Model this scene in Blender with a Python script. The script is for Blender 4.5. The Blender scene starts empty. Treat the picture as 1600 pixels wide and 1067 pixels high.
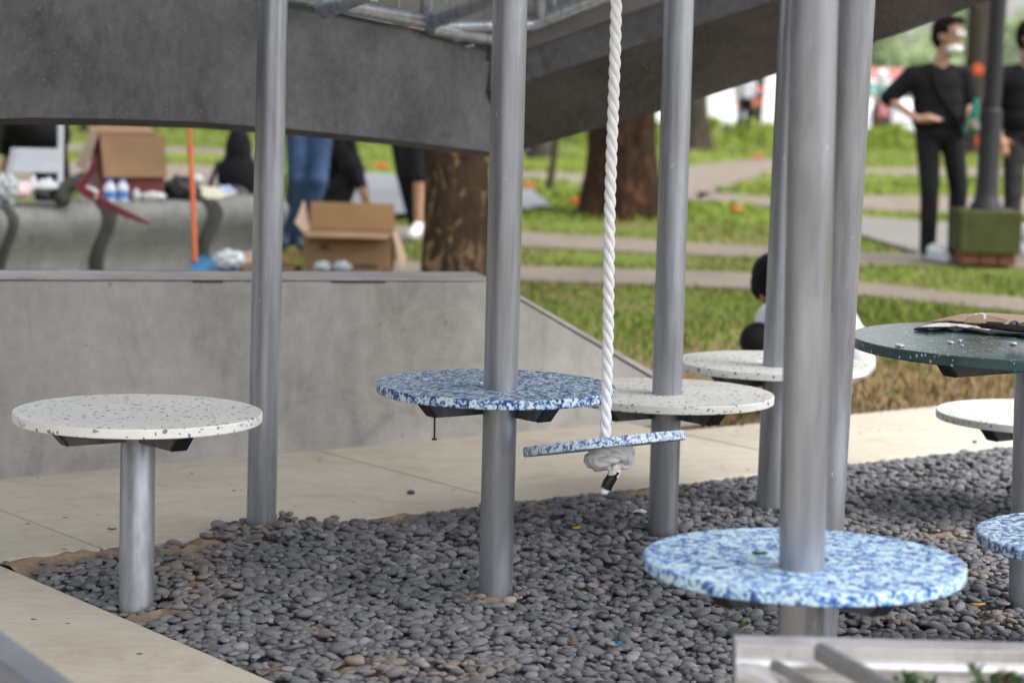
import bpy, math, random
import numpy as np
from mathutils import Vector, Matrix
random.seed(7); RNG = np.random.default_rng(11)
S = bpy.context.scene
COL = S.collection

# ------------------------------------------------------------------ camera, sky, sun, exposure
CAM_H, PITCH, ROLL, FPX = 1.16, math.radians(6.47), 0.025, 3587.0
cd = bpy.data.cameras.new('camera'); cam = bpy.data.objects.new('camera', cd); COL.objects.link(cam)
cd.sensor_width = 36.0; cd.lens = 36.0 * FPX / 1600.0
cd.clip_start = 0.05; cd.clip_end = 2000.0
cd.dof.use_dof = True; cd.dof.focus_distance = 5.15; cd.dof.aperture_fstop = 3.3; cd.dof.aperture_blades = 8
CAM_R = Matrix.Rotation(math.pi / 2 - PITCH, 3, 'X') @ Matrix.Rotation(ROLL, 3, 'Z')
cam.matrix_world = Matrix.Translation((0, 0, CAM_H)) @ CAM_R.to_4x4()
S.camera = cam

SUN_EL, SUN_AZ = math.radians(54), math.radians(116)      # azimuth measured from +Y (view direction) clockwise
w = bpy.data.worlds.new('World'); S.world = w; w.use_nodes = True
wn = w.node_tree; bg = wn.nodes['Background']
sky = wn.nodes.new('ShaderNodeTexSky'); sky.sky_type = 'NISHITA'; sky.sun_disc = False
sky.sun_elevation = SUN_EL; sky.sun_rotation = SUN_AZ; sky.dust_density = 4.0; sky.air_density = 1.0; sky.ozone_density = 1.0
hs = wn.nodes.new('ShaderNodeHueSaturation'); hs.inputs['Saturation'].default_value = 0.32
wn.links.new(sky.outputs[0], hs.inputs['Color']); wn.links.new(hs.outputs[0], bg.inputs[0])
bg.inputs[1].default_value = 0.15
sl = bpy.data.lights.new('sun', 'SUN'); sl.energy = 0.62; sl.angle = math.radians(50); sl.color = (1.0, 0.96, 0.9)
sun = bpy.data.objects.new('sun', sl); COL.objects.link(sun)
sdir = Vector((math.cos(SUN_EL) * math.sin(SUN_AZ), math.cos(SUN_EL) * math.cos(SUN_AZ), math.sin(SUN_EL)))
sun.rotation_euler = (-sdir).to_track_quat('-Z', 'Y').to_euler(); sun.location = sdir * 60
S.view_settings.view_transform = 'Standard'; S.view_settings.look = 'None'
S.view_settings.exposure = 1.66; S.view_settings.gamma = 1.0; S.view_settings.use_curve_mapping = False
S.render.engine = 'CYCLES'; S.cycles.use_denoising = True; S.cycles.max_bounces = 6; S.cycles.sample_clamp_indirect = 6
try: S.cycles.denoiser = 'OPENIMAGEDENOISE'
except Exception: pass

# ------------------------------------------------------------------ survey helpers (sight line from the camera station to a real depth or height)
def ray(px, py): return CAM_R @ Vector(((px - 800) / FPX, -(py - 533.5) / FPX, -1.0))
def at(px, py, Y):
    d = ray(px, py); return Vector((0, 0, CAM_H)) + d * (Y / d.y)
def gz(px, py, z=0.0):
    d = ray(px, py); return Vector((0, 0, CAM_H)) + d * ((z - CAM_H) / d.z)
UX, UY = 0.796, 0.605
def uv(u, v, z=0.0): return Vector((u * UX - v * UY, u * UY + v * UX, z))
def to_uv(x, y): return x * UX + y * UY, -x * UY + y * UX

# ------------------------------------------------------------------ mesh helpers
class MB:
    def __init__(s): s.v = []; s.f = []
    def add(s, vs, fs):
        b = len(s.v); s.v += [Vector(p) for p in vs]; s.f += [[i + b for i in f] for f in fs]; return s
    def box(s, c, size, rot=None):
        c = Vector(c); h = Vector(size) / 2; vs = []
        for x in (-1, 1):
            for y in (-1, 1):
                for z in (-1, 1):
                    p = Vector((x * h.x, y * h.y, z * h.z)); vs.append(c + (rot @ p if rot else p))
        return s.add(vs, [(0, 1, 3, 2), (4, 6, 7, 5), (0, 4, 5, 1), (2, 3, 7, 6), (0, 2, 6, 4), (1, 5, 7, 3)])
    def tube(s, pts, r, seg=12, caps=True):
        pts = [Vector(p) for p in pts]; n = len(pts)
        rs = r if isinstance(r, (list, tuple)) else [r] * n
        t0 = (pts[1] - pts[0]).normalized()
        a = t0.orthogonal().normalized(); vs = []
        for i in range(n):
            t = (pts[min(i + 1, n - 1)] - pts[max(i - 1, 0)]).normalized()
            a = (a - t * a.dot(t)).normalized(); b = t.cross(a)
            for k in range(seg):
                th = 2 * math.pi * k / seg
                vs.append(pts[i] + (a * math.cos(th) + b * math.sin(th)) * rs[i])
        fs = [(i * seg + k, i * seg + (k + 1) % seg, (i + 1) * seg + (k + 1) % seg, (i + 1) * seg + k) for i in range(n - 1) for k in range(seg)]
        if caps: fs += [tuple(range(seg))[::-1], tuple((n - 1) * seg + k for k in range(seg))]
        return s.add(vs, fs)
    def lathe(s, prof, seg=48, c=(0, 0, 0)):
        c = Vector(c); n = len(prof)
        vs = [c + Vector((r * math.cos(2 * math.pi * k / seg), r * math.sin(2 * math.pi * k / seg), z)) for r, z in prof for k in range(seg)]
        fs = [(i * seg + k, i * seg + (k + 1) % seg, (i + 1) * seg + (k + 1) % seg, (i + 1) * seg + k) for i in range(n - 1) for k in range(seg)]
        return s.add(vs, fs)
    def prism(s, poly, ext):
        n = len(poly); ext = Vector(ext); vs = [Vector(p) for p in poly] + [Vector(p) + ext for p in poly]
        return s.add(vs, [tuple(range(n))[::-1], tuple(range(n, 2 * n))] + [(i, (i + 1) % n, n + (i + 1) % n, n + i) for i in range(n)])
    def ball(s, c, r, seg=14, rings=8, rot=None):
        c = Vector(c); r = Vector(r) if not isinstance(r, (int, float)) else Vector((r, r, r)); vs = []
        for i in range(rings + 1):
            ph = math.pi * i / rings
            for k in range(seg):
                th = 2 * math.pi * k / seg
                p = Vector((r.x * math.sin(ph) * math.cos(th), r.y * math.sin(ph) * math.sin(th), r.z * math.cos(ph)))
                vs.append(c + (rot @ p if rot else p))
        return s.add(vs, [(i * seg + k, (i + 1) * seg + k, (i + 1) * seg + (k + 1) % seg, i * seg + (k + 1) % seg) for i in range(rings) for k in range(seg)])
    def cap(s, p0, p1, r0, r1, seg=12):                    # tapered capsule
        p0, p1 = Vector(p0), Vector(p1); d = (p1 - p0)
        if d.length < 1e-6: return s.ball(p0, r0)
        d.normalize(); pts = []; rs = []
        for a in (-80, -50, -20): pts.append(p0 + d * r0 * math.sin(math.radians(a))); rs.append(r0 * math.cos(math.radians(a)))
        for a in (20, 50, 80): pts.append(p1 + d * r1 * math.sin(math.radians(a))); rs.append(r1 * math.cos(math.radians(a)))
        return s.tube(pts, rs, seg)
    def build(s, name, m, parent=None, smooth=40, bevel=0, world=True, remesh=0, solid=0, sub=0, relax=4):
        me = bpy.data.meshes.new(name)
        off = parent.location if (parent and world) else Vector()
        if parent and world and parent.parent: off = off + parent.parent.location
        me.from_pydata([tuple(p - off) for p in s.v], [], s.f); me.update()
        o = bpy.data.objects.new(name, me); COL.objects.link(o)
        if m: me.materials.append(m)
        if parent: o.parent = parent
        if solid:
            q = o.modifiers.new('solid', 'SOLIDIFY'); q.thickness = solid; q.offset = 0
        if bevel:
            q = o.modifiers.new('bevel', 'BEVEL'); q.width = bevel; q.segments = 2; q.limit_method = 'ANGLE'; q.angle_limit = math.radians(35)
        if sub:
            q = o.modifiers.new('sub', 'SUBSURF'); q.levels = q.render_levels = sub
        if smooth is not None:
            me.shade_smooth()
            if smooth and not remesh: me.set_sharp_from_angle(angle=math.radians(smooth))
        if remesh:
            q = o.modifiers.new('remesh', 'REMESH'); q.mode = 'VOXEL'; q.voxel_size = remesh; q.use_smooth_shade = True
            q = o.modifiers.new('relax', 'SMOOTH'); q.factor = 0.5; q.iterations = relax
        return o

def raw_mesh(name, V, Fc, m, parent=None, attr=None, smooth=True):     # large numpy meshes
    me = bpy.data.meshes.new(name); n = Fc.shape[1]
    me.vertices.add(len(V)); me.vertices.foreach_set('co', np.asarray(V, dtype=np.float32).ravel())
    me.loops.add(Fc.size); me.loops.foreach_set('vertex_index', np.asarray(Fc, dtype=np.int32).ravel())
    me.polygons.add(len(Fc)); me.polygons.foreach_set('loop_start', np.arange(0, Fc.size, n, dtype=np.int32))
    me.update(calc_edges=True); me.validate()
    if attr:
        for k, a in attr.items():
            at_ = me.attributes.new(k, 'FLOAT', 'POINT'); at_.data.foreach_set('value', np.asarray(a, dtype=np.float32))
    if smooth: me.shade_smooth()
    me.materials.append(m)
    o = bpy.data.objects.new(name, me); COL.objects.link(o)
    if parent: o.parent = parent
    return o

def tag(o, label=None, cat=None, group=None, kind=None):
    if label: o['label'] = label
    if cat: o['category'] = cat
    if group: o['group'] = group
    if kind: o['kind'] = kind
    return o
def thing(name, label, cat, loc=(0, 0, 0), group=None):
    o = bpy.data.objects.new(name, None); COL.objects.link(o); o.location = loc; o.empty_display_size = 0.1
    return tag(o, label, cat, group)

# ------------------------------------------------------------------ materials
class NT:
    def __init__(s, name, rough=0.6, metal=0.0, spec=0.5):
        s.m = bpy.data.materials.new(name); s.m.use_nodes = True; s.t = s.m.node_tree
        s.b = s.t.nodes['Principled BSDF']; s.set(s.b, 'Roughness', rough); s.set(s.b, 'Metallic', metal)
        s.set(s.b, 'Specular IOR Level', spec)
    def set(s, n, k, v):
        i = n.inputs[k]
        if isinstance(v, bpy.types.NodeSocket): s.t.links.new(v, i)
        else:
            if isinstance(v, tuple) and len(v) == 3 and i.type == 'RGBA': v = v + (1.0,)
            i.default_value = v
    def n(s, ty, ins=None, **pr):
        q = s.t.nodes.new('ShaderNode' + ty)
        for k, v in pr.items(): setattr(q, k, v)
        for k, v in (ins or {}).items(): s.set(q, k, v)
        return q
    def obj(s, scale=(1, 1, 1)):
        tc = s.n('TexCoord'); oi = s.n('ObjectInfo')
        mu = s.n('VectorMath', {0: tc.outputs['Object'], 1: scale}, operation='MULTIPLY')
        k = s.n('Math', {0: oi.outputs['Random'], 1: 37.0}, operation='MULTIPLY')
        return s.n('VectorMath', {0: mu.outputs[0], 1: k.outputs[0]}, operation='ADD').outputs[0]
    def pos(s, scale=(1, 1, 1)):
        ge = s.n('NewGeometry'); return s.n('VectorMath', {0: ge.outputs['Position'], 1: scale}, operation='MULTIPLY').outputs[0]
    def noise(s, vec, scale, detail=4.0, rough=0.55, dist=0.0):
        return s.n('TexNoise', {'Vector': vec, 'Scale': scale, 'Detail': detail, 'Roughness': rough, 'Distortion': dist}).outputs[0]
    def ramp(s, fac, stops, interp='LINEAR'):
        q = s.n('ValToRGB', {'Fac': fac}); e = q.color_ramp; e.interpolation = interp
        while len(e.elements) < len(stops): e.elements.new(0.5)
        for el, (p, c) in zip(e.elements, stops):
            el.position = p; el.color = (c, c, c, 1) if isinstance(c, (int, float)) else tuple(c) + (1,)
        return q.outputs[0]
    def mix(s, fac, a, b, mode='MIX'):
        q = s.n('Mix', data_type='RGBA', blend_type=mode)
        s.set(q, 'Factor', fac); s.set(q, q_in(q, 'A'), a); s.set(q, q_in(q, 'B'), b)
        return [o for o in q.outputs if o.type == 'RGBA'][0]
    def math(s, a, b, op='MULTIPLY'):
        return s.n('Math', {0: a, 1: b}, operation=op).outputs[0]
    def bump(s, h, strength=0.3, dist=0.01):
        q = s.n('Bump', {'Height': h, 'Strength': strength, 'Distance': dist}); s.set(s.b, 'Normal', q.outputs[0])
    def color(s, c): s.set(s.b, 'Base Color', c); return s.m
def q_in(q, nm):
    for i, k in enumerate(q.inputs):
        if k.name == nm and k.type == 'RGBA': return i
    return nm

def simple(name, c, rough=0.6, metal=0.0, var=0.25, scale=8.0, bump=0.0, spec=0.5, bscale=60):
    t = NT(name, rough, metal, spec); v = t.obj()
    k = t.noise(v, scale, 4)
    lo = tuple(x * (1 - var) for x in c); hi = tuple(min(1, x * (1 + var)) for x in c)
    col = t.ramp(k, [(0.3, lo), (0.7, hi)])
    if bump: t.bump(t.noise(v, bscale, 4), bump, 0.01)
    return t.color(col)

def mk_steel(name, base, rough, dark=0.6, metal=0.7):
    t = NT(name, rough, metal, 0.5)
    v = t.obj((1, 1, 0.06)); v2 = t.obj((1, 1, 0.35))
    streak = t.noise(v, 42, 5, 0.65); blot = t.noise(v2, 9, 4, 0.6); fine = t.noise(v, 160, 2)
    c = t.ramp(streak, [(0.3, tuple(x * dark for x in base)), (0.55, base), (0.78, tuple(min(1, x * 1.16) for x in base))])
    sm = t.ramp(blot, [(0.56, 0.0), (0.66, 1.0)])
    c = t.mix(t.math(sm, 0.2), c, tuple(min(1, x * 1.7) for x in base))
    spot = t.ramp(t.noise(t.obj((1, 1, 0.4)), 70, 2, 0.5), [(0.755, 0.0), (0.78, 1.0)])
    c = t.mix(t.math(spot, 0.6), c, (0.7, 0.72, 0.74))
    t.set(t.b, 'Roughness', t.math(t.ramp(blot, [(0.3, rough * 0.8), (0.7, rough * 1.35)]), 1.0))
    t.bump(fine, 0.06, 0.002)
    return t.color(c)
STEEL = mk_steel('galvanised_steel', (0.305, 0.32, 0.352), 0.36, 0.66, 0.7)
STEEL_D = mk_steel('bracket_steel', (0.15, 0.153, 0.16), 0.5)
STEEL_R = mk_steel('roof_tube_steel', (0.4, 0.44, 0.48), 0.4)
BLACK = simple('black_plastic', (0.012, 0.012, 0.013), 0.5, var=0.2)

def mk_white_flake():
    t = NT('white_terrazzo_plastic', 0.45)
    v = t.obj(); dn = t.n('TexNoise', {'Vector': v, 'Scale': 60.0, 'Detail': 2.0})
    off = t.n('VectorMath', {0: dn.outputs['Color'], 1: (0.012, 0.012, 0.012)}, operation='MULTIPLY').outputs[0]
    v2 = t.n('VectorMath', {0: v, 1: off}, operation='ADD').outputs[0]
    def flakes(sc, lim, thr, ax):
        vv = t.n('VectorMath', {0: v2, 1: ax}, operation='MULTIPLY').outputs[0]
        vo = t.n('TexVoronoi', {'Vector': vv, 'Scale': sc, 'Randomness': 1.0})
        sp = t.n('SeparateColor', {0: vo.outputs['Color']})
        sz = t.math(sp.outputs[1], thr); inside = t.math(vo.outputs['Distance'], sz, 'LESS_THAN')
        pick = t.math(sp.outputs[0], lim, 'GREATER_THAN')
        return t.math(inside, pick), sp.outputs[2]
    base = t.ramp(t.noise(v, 7, 5), [(0.3, (0.68, 0.68, 0.64)), (0.7, (0.78, 0.78, 0.745))])
    f1, c1 = flakes(50, 0.10, 0.34, (1.5, 0.75, 1.35)); f2, c2 = flakes(74, 0.2, 0.36, (0.7, 1.4, 1.3))
    chips = [(0.0, (0.05, 0.06, 0.13)), (0.3, (0.06, 0.08, 0.05)), (0.55, (0.16, 0.17, 0.19)), (0.75, (0.04, 0.07, 0.075))]
    c = t.mix(t.math(f1, 0.8), base, t.ramp(c1, chips, 'CONSTANT')); c = t.mix(t.math(f2, 0.7), c, t.ramp(c2, chips, 'CONSTANT'))
    t.bump(t.noise(v, 90, 3), 0.05, 0.002)
    return t.color(c)
WHITE_FL = mk_white_flake()

def mk_blue(name, pale, light, mid, navy, s=1.0, bias=0.0):
    t = NT(name, 0.42); v = t.obj()
    a = t.noise(v, 58 * s, 3.5, 0.6, 1.1); b = t.noise(t.obj((1.3, 0.8, 1)), 95 * s, 3, 0.6, 1.8)
    k = t.math(t.math(a, 0.62), t.math(b, 0.38), 'ADD')
    c = t.ramp(k, [(0.0, navy), (0.43 + bias, navy), (0.462 + bias, mid), (0.495 + bias, light), (0.525 + bias, pale), (1.0, pale)])
    chip = t.n('TexVoronoi', {'Vector': t.obj((1, 1.4, 1)), 'Scale': 62.0 * s}); sp = t.n('SeparateColor', {0: chip.outputs['Color']})
    m1 = t.math(t.math(sp.outputs[0], 0.72, 'GREATER_THAN'), t.math(chip.outputs['Distance'], 0.42, 'LESS_THAN'))
    c = t.mix(t.math(m1, 0.75), c, t.ramp(sp.outputs[1], [(0, navy), (0.4, mid), (0.7, pale)], 'CONSTANT'))
    t.bump(t.noise(v, 90, 3), 0.05, 0.002)
    return t.color(c)
BLUE_DK = mk_blue('blue_marbled_plastic', (0.60, 0.71, 0.73), (0.22, 0.40, 0.58), (0.045, 0.13, 0.36), (0.016, 0.03, 0.15), 1.1, 0.015)
BLUE_LT = mk_blue('pale_blue_marbled_plastic', (0.56, 0.71, 0.78), (0.22, 0.46, 0.71), (0.045, 0.165, 0.48), (0.02, 0.045, 0.25), 1.0, -0.003)
BLUE_SW = mk_blue('fine_blue_marbled_plastic', (0.62, 0.71, 0.78), (0.3, 0.47, 0.68), (0.05, 0.12, 0.36), (0.018, 0.035, 0.16), 1.7, -0.015)

def mk_green():
    t = NT('green_flecked_plastic', 0.24, 0, 0.7); v = t.obj()
    vo = t.n('TexVoronoi', {'Vector': t.obj((1, 1.6, 1)), 'Scale': 75.0}); sp = t.n('SeparateColor', {0: vo.outputs['Color']})
    f = t.math(t.math(sp.outputs[0], 0.3, 'GREATER_THAN'), t.math(vo.outputs['Distance'], t.math(sp.outputs[1], 0.32), 'LESS_THAN'))
    base = t.ramp(t.noise(v, 14, 4), [(0.3, (0.014, 0.046, 0.048)), (0.7, (0.026, 0.072, 0.072))])
    t.bump(t.noise(t.obj((0.5, 1.6, 1)), 26, 3), 0.12, 0.004)
    return t.color(t.mix(f, base, (0.42, 0.52, 0.48)))
GREEN_T = mk_green()

def mk_concrete(name, lo, hi, rough=0.85, sc=2.2, speck=None, stain=None, bumps=0.15, streak=False, rust=None):
    t = NT(name, rough, 0, 0.25); p = t.pos()
    a = t.noise(p, sc, 6, 0.62, 0.4); b = t.noise(p, sc * 9, 5, 0.6)
    k = t.math(t.math(a, 0.65), t.math(b, 0.35), 'ADD')
    c = t.ramp(k, [(0.34, lo), (0.66, hi)])
    if stain:
        st = t.ramp(t.noise(t.pos((1, 1, 0.5)), sc * 1.7, 6, 0.7, 1.2), [(0.54, 0.0), (0.72, 1.0)])
        c = t.mix(t.math(st, 0.55), c, stain)
    if streak:
        sk = t.ramp(t.noise(t.pos((1, 1, 0.12)), 7, 4, 0.6), [(0.5, 0.0), (0.75, 1.0)])
        c = t.mix(t.math(sk, 0.35), c, tuple(x * 0.55 for x in lo))
    if speck:
        vo = t.n('TexVoronoi', {'Vector': p, 'Scale': speck[0]}); sp = t.n('SeparateColor', {0: vo.outputs['Color']})
        f = t.math(t.math(sp.outputs[0], speck[2], 'GREATER_THAN'), t.math(vo.outputs['Distance'], 0.2, 'LESS_THAN'))
        c = t.mix(f, c, speck[1])
    if rust:
        ru = t.ramp(t.noise(t.pos((1, 1, 1)), 6.5, 5, 0.72, 1.0), [(0.60, 0.0), (0.72, 1.0)]); c = t.mix(t.math(ru, 0.5), c, rust)
        sc_ = t.ramp(t.noise(t.pos((0.35, 2.2, 1)), 5.0, 5, 0.7, 1.6), [(0.485, 0.0), (0.5, 1.0), (0.515, 0.0)]); c = t.mix(t.math(sc_, 0.3), c, tuple(x * 0.5 for x in lo))
    if streak:
        sp2 = t.ramp(t.noise(p, 21, 3, 0.5), [(0.70, 0.0), (0.74, 1.0)]); c = t.mix(t.math(sp2, 0.45), c, tuple(x * 0.5 for x in lo))
        sw2 = t.ramp(t.noise(t.pos((0.6, 0.6, 2.0)), 3.1, 5, 0.7, 2.5), [(0.47, 0.0), (0.5, 1.0), (0.53, 0.0)]); c = t.mix(t.math(sw2, 0.22), c, hi)
    t.bump(t.noise(p, 75, 5, 0.65), bumps, 0.01)
    return t.color(c)
WALL = mk_concrete('wall_concrete', (0.225, 0.217, 0.203), (0.365, 0.355, 0.335), stain=(0.15, 0.145, 0.135), streak=True, bumps=0.2)
COPING = mk_concrete('coping_concrete', (0.25, 0.245, 0.235), (0.39, 0.385, 0.37), stain=(0.15, 0.15, 0.15), sc=5)
PAVE = mk_concrete('pavement_concrete', (0.44, 0.40, 0.325), (0.57, 0.525, 0.44), stain=(0.34, 0.265, 0.185), rust=(0.36, 0.235, 0.145), sc=1.6, speck=(26, (0.13, 0.09, 0.05), 0.965), bumps=0.1)
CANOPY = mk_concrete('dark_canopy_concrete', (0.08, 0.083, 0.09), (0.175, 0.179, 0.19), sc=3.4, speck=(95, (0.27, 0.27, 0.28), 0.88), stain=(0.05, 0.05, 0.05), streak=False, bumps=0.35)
BENCH = mk_concrete('mossy_bench_concrete', (0.115, 0.115, 0.105), (0.215, 0.215, 0.205), stain=(0.075, 0.085, 0.035), sc=3.5, streak=True)
PATH = mk_concrete('path_stone', (0.13, 0.105, 0.08), (0.21, 0.175, 0.14), stain=(0.09, 0.09, 0.045), sc=3)
STREET = mk_concrete('pale_street_surface', (0.42, 0.42, 0.42), (0.55, 0.55, 0.54), sc=0.3)
SLAB = mk_concrete('grey_slab_stone', (0.13, 0.125, 0.11), (0.2, 0.19, 0.17), sc=3, stain=(0.12, 0.10, 0.07))
GREEN_BLOCK = mk_concrete('mossy_block_concrete', (0.03, 0.037, 0.009), (0.065, 0.07, 0.02), sc=5, streak=True)
ROOF_SHEET = mk_steel('roof_sheet_metal', (0.5, 0.52, 0.54), 0.55, 0.8, 0.1)

def mk_sand():
    t = NT('sandy_bed', 0.95, 0, 0.1); p = t.pos()
    at_ = t.n('Attribute', attribute_name='sand')
    sand = t.ramp(t.noise(p, 60, 5, 0.7), [(0.3, (0.27, 0.195, 0.125)), (0.7, (0.47, 0.36, 0.25))])
    dirt = t.ramp(t.noise(p, 40, 4), [(0.3, (0.09, 0.085, 0.08)), (0.7, (0.15, 0.135, 0.12))])  # dirt bed darkened, shade of the pebble gaps put into its colour
    t.bump(t.noise(p, 170, 6, 0.8), 0.6, 0.008)
    return t.color(t.mix(at_.outputs['Fac'], dirt, sand))
SAND = mk_sand()
def mk_pebble():
    t = NT('grey_pebble', 0.85, 0, 0.15); p = t.pos()
    tone = t.n('Attribute', attribute_name='tone').outputs['Fac']; hue = t.n('Attribute', attribute_name='hue').outputs['Fac']
    dust = t.n('Attribute', attribute_name='dust').outputs['Fac']
    c = t.ramp(tone, [(0.0, (0.058, 0.062, 0.069)), (0.3, (0.115, 0.121, 0.131)), (0.7, (0.18, 0.187, 0.198)), (0.93, (0.235, 0.238, 0.242)), (1.0, (0.3, 0.29, 0.275))])
    c = t.mix(t.ramp(hue, [(0.8, 0.0), (1.0, 0.35)]), c, (0.16, 0.125, 0.105))
    c = t.mix(t.ramp(hue, [(0.0, 0.4), (0.25, 0.0)]), c, (0.085, 0.1, 0.13))
    c = t.mix(t.math(t.ramp(t.noise(p, 300, 4, 0.7), [(0.4, 0.0), (0.7, 1.0)]), 0.3), c, (0.22, 0.215, 0.205))
    c = t.mix(t.math(dust, t.ramp(t.noise(p, 120, 3), [(0.35, 0.2), (0.65, 0.9)])), c, (0.33, 0.25, 0.17))
    t.bump(t.noise(p, 500, 3), 0.12, 0.002)
    return t.color(c)
PEBBLE = mk_pebble()

def mk_lawn():
    t = NT('lawn_soil', 0.95, 0, 0.1); p = t.pos()
    a = t.noise(p, 0.9, 5, 0.6); b = t.noise(p, 18, 5, 0.7)
    k = t.math(t.math(a, 0.55), t.math(b, 0.45), 'ADD')
    green = t.ramp(t.noise(p, 6, 5), [(0.3, (0.09, 0.125, 0.022)), (0.7, (0.165, 0.225, 0.04))])
    soil = t.ramp(b, [(0.3, (0.10, 0.066, 0.036)), (0.7, (0.23, 0.165, 0.095))])
    sx = t.n('SeparateXYZ', {0: p}); near = t.ramp(t.math(t.math(sx.outputs[1], t.math(b, 3.5), 'ADD'), 0.05), [(0.56, 0.0), (0.68, 1.0)])
    g = t.mix(t.ramp(k, [(0.40, 0.0), (0.52, 1.0)]), soil, green)
    t.bump(t.noise(p, 60, 4), 0.6, 0.03)
    return t.color(t.mix(near, soil, g))
LAWN = mk_lawn()
def mk_blade():
    t = NT('grass_blade', 0.75, 0, 0.06)
    tone = t.n('Attribute', attribute_name='tone').outputs['Fac']
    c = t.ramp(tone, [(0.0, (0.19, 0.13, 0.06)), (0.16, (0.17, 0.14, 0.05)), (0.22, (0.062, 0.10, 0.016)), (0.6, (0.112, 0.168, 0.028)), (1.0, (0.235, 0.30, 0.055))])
    t.set(t.b, 'Transmission Weight', 0.0)
    try: t.set(t.b, 'Subsurface Weight', 0.0)
    except Exception: pass
    return t.color(c)
BLADE = mk_blade()
def mk_leaf(name, cols):
    t = NT(name, 0.55, 0, 0.3); tone = t.n('Attribute', attribute_name='tone').outputs['Fac']
    n = len(cols); c = t.ramp(tone, [(i / (n - 1), x) for i, x in enumerate(cols)])
    t.set(t.b, 'Base Color', c)
    tr = t.n('BsdfTranslucent', {'Color': c}); mx = t.n('MixShader', {0: 0.35})
    out = t.t.nodes['Material Output']; t.t.links.new(t.b.outputs[0], mx.inputs[1]); t.t.links.new(tr.outputs[0], mx.inputs[2]); t.t.links.new(mx.outputs[0], out.inputs[0])
    return t.m
LEAF = mk_leaf('tree_leaf', [(0.03, 0.06, 0.012), (0.06, 0.11, 0.02), (0.11, 0.16, 0.03)])
WEED = mk_leaf('weed_leaf', [(0.2, 0.28, 0.03), (0.3, 0.4, 0.05), (0.42, 0.48, 0.1)])
OVERLIT_LEAF = mk_leaf('overlit_far_leaf', [(0.2, 0.28, 0.12), (0.32, 0.4, 0.2), (0.45, 0.5, 0.33)])  # leaves paled, overexposed sunlight put into their colour
def mk_bark(name, lo, hi, patch, ps=5.0, amount=0.55):
    t = NT(name, 0.95, 0, 0.1); v = t.obj((1, 1, 0.3))
    c = t.ramp(t.noise(v, 14, 6, 0.7, 0.5), [(0.3, lo), (0.7, hi)])
    pt = t.ramp(t.noise(t.obj((1, 1, 0.55)), ps, 6, 0.72, 0.8), [(amount, 0.0), (amount + 0.06, 1.0)])
    c = t.mix(pt, c, patch); t.bump(t.noise(v, 20, 6, 0.7), 1.0, 0.06)
    return t.color(c)
BARK_MOTTLE = mk_bark('mottled_bark', (0.02, 0.014, 0.01), (0.07, 0.045, 0.027), (0.2, 0.135, 0.07), 13, 0.545)
BARK_RED = mk_bark('red_brown_bark', (0.012, 0.008, 0.006), (0.055, 0.03, 0.018), (0.13, 0.06, 0.026), 10, 0.56)
BARK_GREY = mk_bark('grey_brown_bark', (0.035, 0.03, 0.024), (0.085, 0.072, 0.055), (0.13, 0.11, 0.085), 5, 0.6)
CARD = simple('brown_cardboard', (0.22, 0.13, 0.065), 0.85, var=0.12, scale=5)
CARD_IN = simple('tan_cardboard', (0.22, 0.125, 0.05), 0.85, var=0.1, scale=5)
CARD_PALE = simple('pale_cardboard', (0.3, 0.21, 0.145), 0.85, var=0.1, scale=6)
TORN = simple('torn_paper_white', (0.6, 0.6, 0.62), 0.9, var=0.1, scale=80, bump=0.3)
RED_PRINT = simple('maroon_print', (0.12, 0.014, 0.014), 0.55, var=0.25, scale=9)
MAROON = simple('maroon_paint', (0.10, 0.008, 0.015), 0.35, var=0.3, scale=9)
DARK_GREEN = simple('dark_green_canvas', (0.025, 0.03, 0.02), 0.85, var=0.4, scale=14, bump=0.4)
WHITE_P = simple('white_plastic', (0.45, 0.47, 0.49), 0.5, var=0.06)
PAPER = simple('white_paper', (0.52, 0.52, 0.52), 0.8, var=0.06)
PAPER_Y = simple('cream_paper', (0.44, 0.43, 0.33), 0.8, var=0.06)
BLUE_P = simple('blue_plastic', (0.012, 0.12, 0.26), 0.4, var=0.15)
BLUE_L = simple('blue_label', (0.06, 0.17, 0.42), 0.5, var=0.2, scale=30)
ORANGE = simple('orange_plastic', (0.45, 0.095, 0.028), 0.5, var=0.08)
ORANGE_F = simple('orange_cloth', (0.55, 0.08, 0.02), 0.8, var=0.2)
TARP = simple('grey_tarpaulin', (0.17, 0.175, 0.19), 0.7, var=0.25, scale=6, bump=0.5, bscale=8)
ROPE = simple('white_nylon_rope', (0.78, 0.78, 0.78), 0.6, var=0.06, scale=60)
TAPE = simple('black_tape', (0.01, 0.01, 0.011), 0.35, var=0.2, bump=0.2)
SKIN = simple('skin', (0.36, 0.2, 0.13), 0.55, var=0.08, scale=12)
SKIN_D = simple('tanned_skin', (0.27, 0.135, 0.08), 0.55, var=0.08, scale=12)
HAIR = simple('black_hair', (0.006, 0.005, 0.005), 0.85, spec=.15, var=0.3, scale=80, bump=0.4)
SHIRT_B = simple('black_cotton', (0.007, 0.007, 0.009), 0.9, var=0.3, scale=20, bump=0.2, bscale=14, spec=0.2)
TROUS = simple('black_trousers', (0.012, 0.012, 0.014), 0.9, var=0.3, scale=20, bump=0.2, bscale=14, spec=0.2)
TROUS_G = simple('dark_grey_trousers', (0.03, 0.028, 0.03), 0.9, var=0.3, scale=20, spec=0.2)
JEANS = simple('blue_denim', (0.022, 0.05, 0.115), 0.9, var=0.5, scale=11, bump=0.5, bscale=12)
SHIRT_W = simple('white_cotton', (0.5, 0.49, 0.54), 0.9, var=0.05, scale=20, bump=0.3, bscale=14)
SHIRT_G = simple('grey_violet_cotton', (0.3, 0.29, 0.36), 0.9, var=0.1)
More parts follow.
